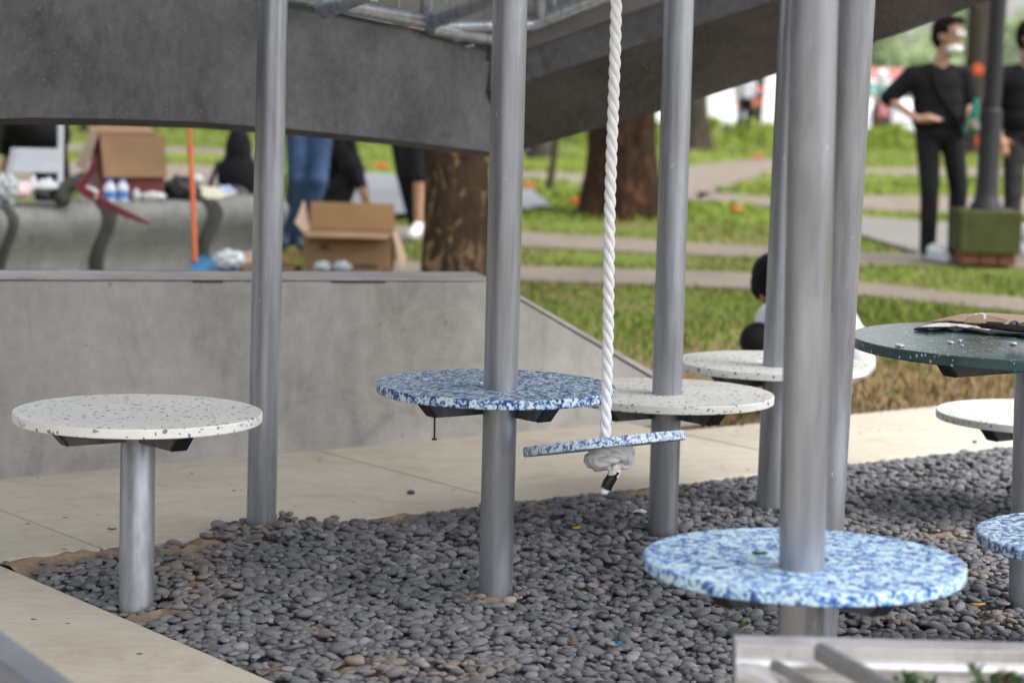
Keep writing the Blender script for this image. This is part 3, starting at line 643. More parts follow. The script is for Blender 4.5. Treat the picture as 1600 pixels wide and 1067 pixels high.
def smooth_path(P, n=14):
    P = [P[0]] + P + [P[-1]]; out = []
    for i in range(1, len(P) - 2):
        for k in range(n):
            t_ = k / n; p0, p1, p2, p3 = P[i - 1], P[i], P[i + 1], P[i + 2]
            out.append(.5 * ((2 * p1) + (p2 - p0) * t_ + (2 * p0 - 5 * p1 + 4 * p2 - p3) * t_ ** 2 + (3 * p1 - p0 - 3 * p2 + p3) * t_ ** 3))
    return out + [P[-2]]
kpath = smooth_path([kp(945, 698), kp(940, 707, -.02), kp(926, 712, -.02), kp(922, 721, .02), kp(936, 728, .035), kp(958, 722, .035), kp(978, 713, .02), kp(983, 706, -.01), kp(968, 704, -.04), kp(944, 706, -.045), kp(929, 716, -.035),
                     kp(936, 724, -.045), kp(954, 716, -.055), kp(972, 712, -.045), kp(982, 718, -.02), kp(972, 726, -.01), kp(958, 728, -.03), kp(960, 737, -.03), kp(957, 744, -.03)])
knot = bpy.data.objects.new('knot', None); COL.objects.link(knot); knot.parent = sw
for s_ in range(3):
    pts = []; dist = 0; av = Vector((0, 1, 0))
    for i, p in enumerate(kpath):
        t_ = (kpath[min(i + 1, len(kpath) - 1)] - kpath[max(i - 1, 0)]).normalized(); av = (av - t_ * av.dot(t_)).normalized(); bv = t_.cross(av)
        if i: dist += (p - kpath[i - 1]).length
        th = dist / .07 * 2 * math.pi + s_ * 2.0944; rr_ = .0068 * (1 + .12 * math.sin(i * .37 + s_))
        pts.append(p + (av * math.cos(th) + bv * math.sin(th)) * rr_)
    mb = MB(); mb.tube(pts, .0071, 9); o = mb.build('strand', ROPE, knot, world=False)
    for v in o.data.vertices: v.co -= Vector((sw_c.x, sw_c.y, 0))
mb = MB(); mb.ball(kp(952, 715, .0), (.032, .026, .016)); mb.build('knot_core', ROPE, sw)
mb = MB(); mb.tube([kp(962, 735, -.03), kp(959, 741, -.03), kp(950, 755, -.03), kp(947, 763, -.03)], [.0105, .0118, .0125, .0125], 14); mb.build('tape', TAPE, sw)
mb = MB(); mb.cap(kp(948, 761, -.03), kp(945, 767, -.03), .0105, .0095); mb.ball(kp(944, 768, -.03), (.011, .011, .007)); mb.build('rope_end', ROPE, sw, remesh=.003)

# ------------------------------------------------------------------ things on the green table
tz = at(1614, 541, 5.16).z + .0122
def table_pt(x, y): return gz(x, y, tz)
def flat_scrap(name, pts, m, label, cat, lift=.001, wav=.0, parent=None, group=None, thick=.0025):
    c = sum(pts, Vector()) / len(pts); mb = MB(); n = len(pts); vs = [c + Vector((0, 0, lift + wav))] + [p + Vector((0, 0, lift + random.uniform(0, wav))) for p in pts]
    vs += [p + Vector((0, 0, thick)) for p in vs]
    m_ = n + 1
    fs = [(0, 1 + (i + 1) % n, 1 + i) for i in range(n)] + [(m_, m_ + 1 + i, m_ + 1 + (i + 1) % n) for i in range(n)] + [(1 + i, 1 + (i + 1) % n, m_ + 1 + (i + 1) % n, m_ + 1 + i) for i in range(n)]
    mb.add(vs, fs); o = mb.build(name, m, parent, smooth=None)
    return tag(o, label, cat, group) if label else o
cb = thing('cardboard_piece', 'torn brown cardboard sheet lying on the green table', 'cardboard', table_pt(1540, 522))
outer = [(1428, 517), (1448, 512), (1465, 509), (1492, 505), (1510, 502), (1545, 500), (1580, 503), (1640, 508), (1650, 524), (1605, 530), (1590, 526), (1565, 525), (1545, 524), (1525, 521), (1505, 519), (1490, 519), (1472, 517), (1450, 519)]
def up(p, d): return p + Vector((0, 0, d))
def layer(name, pts, zs, m, th=.004):
    P = [up(table_pt(x, y), z) for (x, y), z in zip(pts, zs)]; c = sum(P, Vector()) / len(P); mb = MB(); n = len(P)
    vs = P + [up(p, th) for p in P] + [c, up(c, th)]
    fs = [(i, (i + 1) % n, n + (i + 1) % n, n + i) for i in range(n)] + [(2 * n, (i + 1) % n, i) for i in range(n)] + [(2 * n + 1, n + i, n + (i + 1) % n) for i in range(n)]
    mb.add(vs, fs); return mb.build(name, m, cb, smooth=None)
layer('under_sheet', outer, [.001 + .002 * ((i * 7) % 3) for i in range(len(outer))], BLACK, .005)
layer('torn_edge', [(1436, 516), (1448, 514), (1470, 511), (1500, 507), (1600, 508), (1640, 516), (1600, 528), (1570, 524), (1550, 522), (1528, 519), (1512, 517), (1495, 516), (1478, 513), (1460, 513)], [.006, .008, .01, .01, .01, .01, .010, .007, .006, .007, .005, .009, .009, .008], TORN, .0018)
layer('card_face', [(1452, 512), (1475, 508), (1505, 503), (1545, 501), (1600, 505), (1645, 514), (1600, 524.5), (1565, 520), (1540, 518), (1515, 514), (1492, 513), (1470, 510)], [.013, .016, .018, .018, .018, .016, .0165, .015, .014, .0165, .016, .0155], CARD_PALE, .002)
fl = [(1506, 504), (1514, 497), (1522, 493), (1532, 491), (1541, 492), (1552, 494), (1575, 500), (1570, 506), (1530, 508)]
mb = MB(); P = [at(x, y, 5.30 + .002 * i) for i, (x, y) in enumerate(fl)]; mb.prism(P, (0, .004, .001)); mb.build('raised_flap', CARD_PALE, cb, smooth=None)
mb = MB(); P = [at(x, y, 5.307) for x, y in [(1506, 505), (1511, 499), (1516, 494.5), (1519, 493.5), (1524, 490.5), (1529, 491), (1535, 489.5), (1541, 491.5), (1541, 498), (1525, 503)]]; mb.prism(P, (0, .004, .001)); mb.build('torn_edge', TORN, cb, smooth=None)
kn = thing('hand_tool', 'black hand tool lying on the torn cardboard', 'tool', up(table_pt(1570, 515), .018))
k0, k1_, k2_ = at(1527, 508, 5.1), at(1560, 511, 5.07), at(1640, 519, 5.02)
mb = MB(); mb.tube([k0, k0.lerp(k1_, .12), k0.lerp(k1_, .2), k1_, k1_.lerp(k2_, .15), k2_], [.0022, .003, .0058, .0075, .0085, .0085], 12); mb.build('barrel', BLACK, kn)
mb = MB(); mb.tube([at(1541, 505, 5.12), at(1568, 506.5, 5.11)], .0042, 8); mb.build('clip', BLACK, kn)
mb = MB(); q = at(1595, 510, 5.15)
for i in range(9): mb.ball(q + Vector((random.uniform(-.03, .05), random.uniform(-.015, .02), random.uniform(-.006, .008))), (random.uniform(.007, .013), .008, random.uniform(.004, .007)), 8, 5)
mb.build('rear_body', simple('scuffed_black', (0.05, 0.05, 0.06), 0.3, var=0.7, scale=60), kn)
for x, y, wd, lab in [(1406, 541, 15, 'white plastic scrap nearest the left rim of the green table'), (1485, 536, 11, 'oval white scrap in the middle of the green table top'), (1500, 534, 7, 'tiny white scrap just behind the oval one on the green table'), (1583, 538, 13, 'white scrap at the right on the green table, below the tool'), (1503, 541.5, 5, 'smallest white fleck in front of the oval scrap on the green table')]:
    c = table_pt(x, y); s_ = wd * 5.1 / 3587 / 2
    flat_scrap('paper_scrap', [c + Vector((math.cos(a) * s_, math.sin(a) * s_ * 1.6, 0)) for a in (0.2, 1.3, 2.5, 3.4, 4.6, 5.5)], TORN, lab, 'scrap', .0005, .002, group='scraps on the green table')

# ------------------------------------------------------------------ foreground metal: painted channel, offcuts, leaves, rail
FY = 3.30
ch = thing('metal_channel', 'white painted metal channel lying across the lower right corner', 'metal bar', at(1400, 1040, FY).xy.to_3d())
cs = [(1004, 0), (1006, -.012), (1026, -.010), (1030, -.016), (1038, -.02), (1043, -.02), (1045, -.012), (1060, -.012), (1062, -.017), (1064, -.012), (1092, -.012)]
mb = MB(); rowsA = []; rowsB = []
for (y, dy) in cs:
    a = at(1150, y, FY + dy); b = at(1150, y, FY + dy) + Vector((.62, .0, .0)) ; rowsA.append(a); rowsB.append(b)
bk = [rowsA[0] + Vector((0, .05, 0)), rowsA[-1] + Vector((0, .05, 0))]
polyA = rowsA + [bk[1], bk[0]]
mb.prism(polyA, (.66, -.003, .0125 * .0)); mb.build('channel', CHAN, ch, smooth=25, bevel=.001)
for xo in (.05, .6):
    mb = MB(); p = rowsA[-1]; mb.box((p.x + xo, FY + .03, p.z / 2 - .01), (.04, .04, p.z + .02)); mb.build('support_leg', ALU, ch)
def bar(name, p0, p1, wid, hei, m, label, cat, ang=0.0, lip=True, grp=None):
    p0, p1 = Vector(p0), Vector(p1); d = (p1 - p0).normalized(); s_ = Vector((0, 0, 1)).cross(d).normalized(); u_ = d.cross(s_)
    sec = [(-wid / 2, 0), (wid / 2, 0), (wid / 2, hei * .35), (wid * .3, hei * .5), (wid * .05, hei), (-wid * .3, hei), (-wid / 2, hei * .75)]
    mb = MB(); mb.prism([p0 + s_ * a + u_ * b for a, b in sec], p1 - p0); o = mb.build(name, m, bevel=.002); return tag(o, label, cat, grp)
bar('metal_offcut', at(1284, 1030, 3.26), at(1420, 1105, 3.02), .028, .026, ALU, 'grey profiled metal offcut with a rounded end, on the white channel', 'metal offcut')
bar('metal_offcut', at(1212, 1044, 3.24), at(1330, 1110, 3.02), .020, .014, ALU, 'flat grey metal offcut, left of the rounded one', 'metal offcut')
mb = MB(); p = at(1160, 1062, 3.22); mb.tube([p + Vector((-.004, .01, .008)), p + Vector((.02, 0, .008)), p + Vector((.045, -.02, -.006)), p + Vector((.065, -.05, -.03))], [.016, .0175, .016, .013], 14); tag(mb.build('white_offcut', CHAN), 'short white rounded offcut at the left end of the channel', 'offcut')
def leafy(name, pts, m, mr, label, n=22):
    t = thing(name, label, 'plant', pts[0]); mb = MB(); mr_ = MB()
    for c in pts:
        for i in range(n):
            a = random.uniform(0, 6.28); el = random.uniform(.2, 1.3); L_ = random.uniform(.012, .034)
            d = Vector((math.cos(a) * math.cos(el), math.sin(a) * math.cos(el), math.sin(el))); s_ = d.orthogonal().normalized() * L_ * .28
            o = c + Vector((random.uniform(-.025, .025), random.uniform(-.02, .02), random.uniform(-.012, .006)))
            (mb if random.random() < .85 else mr_).add([o, o + d * L_ * .5 + s_, o + d * L_ + Vector((0, 0, -.004)), o + d * L_ * .5 - s_], [(0, 1, 2, 3)])
    mb.build('leaf_clump', m, t); mr_.build('red_leaf_clump', mr, t); return t
leafy('cut_plant', [at(1424, 1078, 3.1), at(1434, 1074, 3.1), at(1404, 1082, 3.1)], LEAF_G, LEAF_R, 'small cut plant with red leaves below the channel, left one')
leafy('cut_plant', [at(1552, 1078, 3.1), at(1566, 1072, 3.1), at(1584, 1080, 3.1), at(1556, 1060, 3.1)], LEAF_G, LEAF_R, 'small cut plant with red leaves at the lower right corner')
r0, r1 = at(-70, 968, 3.35), at(150, 1128, 3.0)
mb = MB(); d = (r1 - r0).normalized(); s_ = Vector((0, 0, 1)).cross(d).normalized(); u_ = d.cross(s_)
sec = [(-.05, -.05), (.012, -.05), (.016, -.045), (.016, -.006), (.012, 0), (-.02, 0), (-.05, -.006)]
mb.prism([r0 + s_ * (-a) + u_ * b for a, b in sec], r1 - r0); tag(mb.build('metal_rail', RAIL, bevel=.004), 'blue grey metal rail crossing the lower left corner', 'rail')

# ------------------------------------------------------------------ small litter on pebbles and pavement
def leaf_litter(px, py, L_, m, label, z=.004, ang=0.0, name='leaf', cat='leaf', cup=.004):
    c = gz(px, py, z); mb = MB(); d = Vector((math.cos(ang), math.sin(ang), 0)); s_ = Vector((-d.y, d.x, 0)); pts = []
    for t_, w_ in ((0, 0), (.25, .32), (.5, .4), (.75, .28), (1, 0)):
        for sg in (-1, 0, 1): pts.append(c + d * (t_ - .5) * L_ + s_ * sg * w_ * L_ * .5 + Vector((0, 0, cup * abs(sg) + cup * abs(t_ - .5))))
    mb.add(pts, [(i * 3 + j, i * 3 + j + 1, i * 3 + 3 + j + 1, i * 3 + 3 + j) for i in range(4) for j in range(2)])
    return tag(mb.build(name, m, solid=.0006), label, cat)
leaf_litter(1528, 946, .036, LEAF_Y, 'small yellow leaf on the pebbles near the table pole', .032, .25)
leaf_litter(1187, 866, .026, simple('fresh_leaf', (.03, .09, .015), .5), 'small green leaf lying on the nearest blue stool', at(1256, 882, 3.84).z + .012, .1)
leaf_litter(625, 684, .035, LEAF_BR, 'dry brown leaf at the foot of the wall', .004, .8)
leaf_litter(1162, 978, .05, simple('dark_leaf', (.03, .06, .01), .5), 'dark green leaf in the pebbles, left of the nearest pole', .034, 1.1)
leaf_litter(175, 828, .022, LEAF_BR, 'dry leaf flake on the cream pavement beside the white stool', .003, .1)
leaf_litter(425, 1048, .035, LEAF_BR, 'dry brown leaf on the pebbles near the left slab', .03, .4)
leaf_litter(900, 826, .026, LEAF_Y, 'dry yellowish leaf on the pebbles below the swing', .03, .5)
for x, y, m, lab, sz_ in [(1001, 801, PAPER, 'white paper scrap on the pebbles below the swing', .022), (966, 1007, BLUE_P, 'bright blue plastic bit among the pebbles', .008), (895, 1004, LEAF_BR, 'tan stone chip among the pebbles left of the blue bit', .014)]:
    c = gz(x, y, .03); flat_scrap('scrap', [c + Vector((math.cos(a) * sz_ * random.uniform(.7, 1.1), math.sin(a) * sz_, 0)) for a in (0.2, 1.3, 2.5, 3.4, 4.6, 5.5)], m, lab, 'scrap', 0, .006)
for (x, y, r) in [(642, 772, .009), (486, 816, .012), (368, 822, .011), (358, 826, .012), (1523, 692, .007)]:
    mb = MB(); mb.ball((0, 0, 0), (r * 1.3, r, r * .7), 12, 7); o = mb.build('stray_pebble', simple('dark_pebble', (.05, .05, .055), .7) if 'dark_pebble' not in bpy.data.materials else bpy.data.materials['dark_pebble']); p = gz(x, y); o.location = (p.x, p.y, r * .65)
    tag(o, {642: 'dark pebble alone on the cream pavement behind the blue stool', 486: 'dark pebble on the pavement edge, right of the bare left pole', 368: 'dark pebble spilled onto the pavement, touching the bare left pole heap', 358: 'outermost dark pebble spilled left of the bare left pole', 1523: 'tiny dark pebble on the pavement below the white stool at right'}[x], 'pebble', 'pebbles strayed onto the pavement')

# ------------------------------------------------------------------ grass blades
PATH_PX = []
def blades(name, label, count, ylo, yhi, hmin, hmax, wmul, keepf, seed, tshift=0.0):
    r = np.random.default_rng(seed)
    q = r.random(count); yy = 1 / (1 / ylo + q * (1 / yhi - 1 / ylo)); xx = (r.random(count) * 2 - 1) * (.225 * yy + .5) + .04 * yy
    m = keepf(xx, yy, r); xx, yy = xx[m], yy[m]; n = len(xx)
    h = r.uniform(hmin, hmax, n) * (.75 + .5 * (np.sin(xx * 2.3) * np.sin(yy * 1.9))); wd = r.uniform(.003, .006, n) * wmul
    a = r.uniform(0, 6.283, n); le = r.uniform(.1, .75, n) * h; b = r.uniform(0, 6.283, n)
    base = np.stack([xx, yy, np.full(n, -.032)], -1); sd_ = np.stack([np.cos(a) * wd, np.sin(a) * wd, 0 * a], -1)
    ln = np.stack([np.cos(b) * le, np.sin(b) * le, h], -1)
    midp = base + ln * np.array([.35, .35, .6]); tip = base + ln
    Vv = np.stack([base - sd_, base + sd_, midp + sd_ * .8, midp - sd_ * .8, tip + sd_ * .15, tip - sd_ * .15], 1).reshape(-1, 3)
    o_ = np.arange(n)[:, None] * 6
    Fv = np.concatenate([o_ + np.array([[0, 1, 2, 3]]), o_ + np.array([[3, 2, 4, 5]])], 0)
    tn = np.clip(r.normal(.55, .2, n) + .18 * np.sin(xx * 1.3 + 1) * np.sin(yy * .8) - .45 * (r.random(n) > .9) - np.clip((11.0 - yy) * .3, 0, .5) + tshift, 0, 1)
    return tag(raw_mesh(name, Vv, Fv, BLADE, attr={'tone': np.repeat(tn, 6)}), label, None, None, 'stuff')
PATHS = [o for o in bpy.data.objects if o.name.startswith(('footpath', 'stone_slab'))]
from mathutils.bvhtree import BVHTree
BV = []
for o in PATHS:
    BV.append(BVHTree.FromPolygons([v.co for v in o.data.vertices], [list(p.vertices) for p in o.data.polygons]))
def off_path(xx, yy, r):
    k = np.ones(len(xx), bool)
    for i in range(len(xx)):
        for b in BV:
            if b.ray_cast((xx[i], yy[i], 3), (0, 0, -1))[0] is not None: k[i] = False; break
    return k
def near_keep(xx, yy, r):
    u, v = xx * UX + yy * UY, -xx * UY + yy * UX
    k = (v > 5.8 + .12 * np.sin(u * 7) + .05 * np.sin(u * 23)) & ((u > 5.35) | (v > 6.6))
    bare = (yy < 10.6 + .9 * np.sin(xx * 2.1) + .5 * np.sin(xx * 7) + r.normal(0, .5, len(xx))) & (r.random(len(xx)) < .74)
    k &= ~bare
    k[k] = off_path(xx[k], yy[k], r)
    return k
blades('grass', 'short grass growing beyond the wall and pavement', 110000, 7.6, 20, .018, .055, 1.0, near_keep, 3, -.13)  # tone lowered: tree shade put into the blade colour
def far_keep(xx, yy, r): return off_path(xx, yy, r)
blades('grass', 'bright grass farther off between the paths', 60000, 20, 56, .03, .075, 3.2, far_keep, 4, .3)  # tone raised: open sunlight put into the blade colour
blades('weeds', 'strip of tall sunlit yellow-green weeds at the far edge of the lawn', 16000, 47, 57, .15, .42, 7.0, lambda xx, yy, r: (np.sin(xx * 1.1) + r.random(len(xx)) * 2.2 > .3) & off_path(xx, yy, r), 9, .4)

# ------------------------------------------------------------------ trees
def leaf_cloud(n, centers, radii, size, seed, flat=.75):
    r = np.random.default_rng(seed); m = len(centers); ci = r.integers(0, m, n)
    d = r.normal(0, 1, (n, 3)); d /= np.linalg.norm(d, axis=1)[:, None]; rad = r.random(n) ** .45
    p = np.array(centers)[ci] + d * (np.array(radii)[ci] * rad)[:, None] * np.array([1, 1, flat])
    a = r.normal(0, 1, (n, 3)); a /= np.linalg.norm(a, axis=1)[:, None]; b = np.cross(a, r.normal(0, 1, (n, 3))); b /= np.linalg.norm(b, axis=1)[:, None]
    s = size * r.uniform(.6, 1.3, n)[:, None]
    Vv = np.stack([p - a * s, p - b * s * .45, p + a * s, p + b * s * .45], 1).reshape(-1, 3); Fv = np.arange(4 * n).reshape(-1, 4)
    return Vv, Fv, np.repeat(np.clip(r.normal(.5, .22, n), 0, 1), 4)
def tree(label, base, prof, m, crown, seed, lean=(0, 0), flare=1.0, leaf=LEAF, group='park trees', n_leaf=4500, lsize=.2):
    t = thing('tree', label, 'tree', base, group); r = np.random.default_rng(seed); base = Vector(base)
    mb = MB(); vs = []; seg = 28; zs = np.linspace(-.05, prof[-1][0], 26)
    for z in zs:
        rr = np.interp(z, [p[0] for p in prof], [p[1] for p in prof])
        for k_ in range(seg):
            th = 2 * math.pi * k_ / seg; fl = flare * max(0, 1 - z / .7)
            q = rr * (1 + .05 * math.sin(3 * th + z * 1.3 + seed) + .035 * math.sin(7 * th + z * 2.1) + .22 * fl * max(0, math.sin(5 * th + seed)) + .02 * r.normal())
            vs.append(base + Vector((q * math.cos(th) + lean[0] * max(z, 0), q * math.sin(th) + lean[1] * max(z, 0), z)))
    n = len(zs); fs = [(i * seg + k_, i * seg + (k_ + 1) % seg, (i + 1) * seg + (k_ + 1) % seg, (i + 1) * seg + k_) for i in range(n - 1) for k_ in range(seg)]
    mb.add(vs, fs); mb.build('trunk', m, t, smooth=0)
    ch_, cr, cz = crown; cc = []; rr = []
    top = base + Vector((lean[0] * prof[-1][0], lean[1] * prof[-1][0], prof[-1][0]))
    for i in range(16):
        a = r.uniform(0, 6.28); q = cr * math.sqrt(r.random()) * .85
        cc.append((top.x + math.cos(a) * q, top.y + math.sin(a) * q, cz + r.uniform(-.5, .5) * ch_)); rr.append(r.uniform(.22, .42) * cr)
    mb = MB()
    for c_ in cc[:9]: mb.tube([top - Vector((0, 0, .5)), top.lerp(Vector(c_), .45) + Vector((0, 0, .3)), Vector(c_)], [prof[-1][1] * .6, prof[-1][1] * .35, .03], 8)
    mb.build('limb', m, t)
    Vv, Fv, tn = leaf_cloud(n_leaf, cc, rr, lsize, seed); o = raw_mesh('crown', Vv - np.array(base), Fv, leaf, t, {'tone': tn}, smooth=False); o['kind'] = 'stuff'
    return t
def trunk_at(px, py): p = gz(px, py); return Vector((p.x, p.y, -.03))
pa = at(708, 440, 12.0); tree('thick trunk with mottled peeling bark right behind the low wall', (pa.x, pa.y, -.03), [(-.1, .185), (.3, .172), (1.2, .16), (3.6, .14)], BARK_MOTTLE, (2.2, 5.2, 6.4), 1, flare=.6)
tree('wide red-brown trunk behind the rope, flared at its base', trunk_at(966, 336), [(-.1, .385), (.15, .335), (.5, .305), (1.1, .29), (3.8, .25)], BARK_RED, (2.6, 5.0, 7.4), 2, flare=1.1)
tree('grey trunk just right of the white stool pole', trunk_at(1084, 231), [(-.1, .36), (.4, .27), (1.2, .22), (4.0, .2)], BARK_GREY, (2.6, 5.0, 11.5), 3)
thin = tree('slim far trunk wrapped with orange tape', trunk_at(1176, 214), [(-.1, .2), (1.0, .17), (4.2, .15)], BARK_GREY, (2.4, 4.5, 12.5), 4, lean=(.06, 0), flare=.3)
tree('broad dark trunk behind the two standing men', trunk_at(1524, 238), [(-.1, .36), (.6, .30), (3.4, .27), (5, .25)], BARK_GREY, (2.6, 5.0, 12.0), 5)
tree('trunk half hidden under the canopy, left of the leaning stake', trunk_at(842, 245), [(-.1, .2), (.5, .17), (4, .15)], BARK_GREY, (2.4, 4.2, 10), 6, flare=.4)
tree('far trunk under the canopy beside the white chair', trunk_at(140, 205), [(-.1, .2), (.5, .18), (4.5, .16)], BARK_GREY, (2.4, 4.5, 12.5), 8, flare=.4)
for z0 in (.75, 1.05):
    p = thin.location; mb = MB(); mb.lathe([(.185, z0), (.19, z0 + .03), (.19, z0 + .09), (.182, z0 + .12)], 20, (p.x + .06 * z0, p.y, 0)); mb.build('tape_band', ORANGE_F, thin)
mb = MB(); b0 = gz(858, 292); b1_ = at(870, 200, b0.y + .1); mb.tube([b0 - Vector((0, 0, .05)), b0.lerp(b1_, .5) + Vector((.01, 0, 0)), b1_ + Vector((.06, 0, .5))], [.045, .04, .03], 10); tag(mb.build('stake', BARK_GREY), 'thin dark leaning stake left of the red-brown trunk', 'stake')
mb = MB(); p = gz(935, 328)
for i in range(26):
    a = random.uniform(-1, 1); mb.tube([p + Vector((.02 * a, -.30, .62 + random.uniform(-.02, .02))), p + Vector((.11 * a + random.uniform(-.02, .02), -.42, .01))], .004, 5)
mb.tube([p + Vector((0, -.30, .60)), p + Vector((.02, -.2, 1.2))], .012, 8); tag(mb.build('stick_broom', simple('dry_stick', (.15, .09, .06), .9)), 'stick broom leaning against the red-brown trunk', 'broom')

# ------------------------------------------------------------------ far plants, hoarding, building, vehicles
def bush(label, base, w_, h_, n, seed, leaf, lsize, group):
    t = thing('shrub', label, 'shrub', base, group); r = np.random.default_rng(seed); cc = []; rr = []
    for i in range(12): cc.append((base[0] + r.uniform(-.5, .5) * w_, base[1] + r.uniform(-.4, .4) * min(w_, 1.6), h_ * r.uniform(.25, .75))); rr.append(h_ * r.uniform(.3, .5))
    Vv, Fv, tn = leaf_cloud(n, cc, rr, lsize, seed); o = raw_mesh('foliage', Vv - np.array(base), Fv, leaf, t, {'tone': tn}, smooth=False); o['kind'] = 'stuff'
    mb = MB()
    for c_ in cc[:6]: mb.tube([(base[0], base[1], -.03), c_], .012, 5)
    mb.build('stem', BARK_GREY, t); return t
WB = [(1060, 52, 1.5, .38, 'sunlit yellow-green weeds beside the grey trunk'), (1125, 54, 1.5, .45, 'sunlit yellow-green weeds left of the orange-taped trunk'), (1205, 53, 1.6, .42, 'sunlit yellow-green weeds right of the orange-taped trunk'), (1385, 52, 1.3, .32, 'sunlit weeds left of the standing man'), (1425, 50, 1.2, .42, 'sunlit weeds at the elbow of the standing man'),
      (175, 46, 1.2, .75, 'bright far shrub left of the open red carton'), (255, 50, 1.6, .7, 'bright far shrub above the open red carton'), (325, 49, 1.4, .62, 'bright far shrub right of the open red carton'), (378, 48, 1.2, .55, 'bright far shrub above the black backpack')]
for i, (px, Y_, w_, h_, lab) in enumerate(WB): p = at(px, 300, Y_); bush(lab, (p.x, p.y, -.03), w_, h_, 700, 40 + i, WEED, .09, 'bright weeds at the park edge')
for i, (px, py, Y_, w_, h_, lab) in enumerate([(1385, 90, 86, 5.0, 4.6, 'pale far roadside tree above the grey building, left one'), (1460, 60, 92, 5.0, 5.6, 'pale far roadside tree right behind the masked man'), (1585, 60, 90, 4.0, 5.4, 'pale far roadside tree at the right edge')]):
    p = at(px, 300, Y_); t = thing('tree', lab, 'tree', (p.x, p.y, -.03), 'pale trees along the far street'); cc = [(p.x + random.uniform(-.5, .5) * w_, p.y + random.uniform(-.5, .5), h_ * random.uniform(.3, .95)) for _ in range(14)]
    Vv, Fv, tn = leaf_cloud(1500, cc, [.9] * 14, .2, 60 + i); o = raw_mesh('crown', Vv - np.array(t.location), Fv, OVERLIT_LEAF, t, {'tone': tn}, smooth=False); o['kind'] = 'stuff'
    mb = MB(); mb.tube([(p.x, p.y, -.05), (p.x + .1, p.y, h_ * .6)], [.16, .1], 10); mb.build('trunk', BARK_GREY, t)
hw = thing('hoarding', 'white site hoarding along the far street', 'hoarding', (at(1040, 180, 72).x, 72, 0)); xa, xb = at(840, 190, 72).x, at(1330, 190, 72).x; N = 6
for i in range(N):
    mb = MB(); mb.box((xa + (xb - xa) * (i + .5) / N, 72, 1.15), ((xb - xa) / N - .03, .05, 2.3)); mb.build('panel', HOARD, hw)
for i in range(N + 1):
    mb = MB(); mb.box((xa + (xb - xa) * i / N, 72.08, 1.1), (.07, .07, 2.3)); mb.build('post', POST, hw)
bl = thing('shop_building', 'low grey blue building with a red fascia beyond the street', 'building', (at(1380, 150, 82).x, 84, 0)); p0_, p1_ = at(1325, 190, 82), at(1450, 190, 82)
mb = MB(); mb.box(((p0_.x + p1_.x) / 2, 84, .75), (p1_.x - p0_.x, 4, 1.55)); mb.build('wall', BLDG, bl)
mb = MB(); mb.box(((p0_.x + p1_.x) / 2, 81.9, 1.72), (p1_.x - p0_.x + .1, .3, .42)); mb.build('fascia', REDB, bl)
for i in range(3):
    mb = MB(); mb.box((p0_.x + (p1_.x - p0_.x) * (i + .5) / 3, 81.98, .75), (.55, .06, .8)); f_ = mb.build('window', WHITE_P, bl); mb = MB(); mb.box((p0_.x + (p1_.x - p0_.x) * (i + .5) / 3, 81.945, .75), (.47, .02, .72)); mb.build('pane', GLASSM, f_)
def car(label, px, Y_, w_=1.62, h_=1.42):
    p = at(px, 300, Y_); t = thing('parked_car', label, 'car', (p.x, p.y, 0), 'white cars on the far street'); x, y = p.x, p.y
    prof = [(-1.9, .35), (-1.95, .62), (-1.75, .82), (-.95, .92), (-.35, 1.36), (.2, h_), (1.1, h_ - .03), (1.75, 1.0), (1.95, .85), (1.95, .35)]
    mb = MB(); n = len(prof); vs = []
    for sx, k_ in ((-1, .46), (-1, .5), (1, .5), (1, .46)):
        for a, z in prof: vs.append((x + sx * w_ * (k_ if z < .9 else k_ - .07), y + a, z))
    fs = [(r_ * n + i, r_ * n + i + 1, (r_ + 1) * n + i + 1, (r_ + 1) * n + i) for r_ in range(3) for i in range(n - 1)] + [tuple(range(n)), tuple(range(3 * n, 4 * n))[::-1]]
    mb.add(vs, fs); mb.build('body', CARW, t, smooth=30, bevel=.02)
    mb = MB(); mb.add([(x - .62, y - .93, .95), (x + .62, y - .93, .95), (x + .56, y - .37, 1.34), (x - .56, y - .37, 1.34)], [(0, 1, 2, 3)]); mb.v = [v + Vector((0, -.03, .02)) for v in mb.v]; mb.build('windscreen', GLASSM, t)
    for sx in (-1, 1):
        mb = MB(); mb.box((x + sx * .6, y - 1.93, .66), (.26, .06, .13)); mb.build('headlight', GLASS_B, t, bevel=.02)
        for yy in (-1.2, 1.2): mb = MB(); mb.tube([(x + sx * .8, y + yy, .3), (x + sx * .6, y + yy, .3)], .3, 20); mb.build('wheel', TYRE, t)
car('white car on the far street left of the standing man', 1342, 62); car('white car on the far street behind the bent elbow', 1415, 66)
car('white car beyond the lawn, right of the black backpack', 398, 60)
mc = at(1372, 300, 57); mo = thing('motorbike', 'small motorbike on the far street', 'motorbike', (mc.x, mc.y, 0)); x, y = mc.x, mc.y
for yy in (-.6, .6):
    mb = MB(); pts = [(x, y + yy + .25 * math.cos(a), .28 + .25 * math.sin(a)) for a in np.linspace(0, 2 * math.pi, 17)]; mb.tube(pts, .05, 8); mb.build('wheel', TYRE, mo)
mb = MB(); mb.ball((x, y, .55), (.16, .6, .18)); mb.ball((x, y + .2, .75), (.14, .4, .08)); mb.tube([(x, y - .6, .3), (x, y - .45, .95)], .04); mb.tube([(x - .32, y - .4, 1.0), (x + .32, y - .4, 1.0)], .02); mb.build('body', REDB, mo, smooth=60)

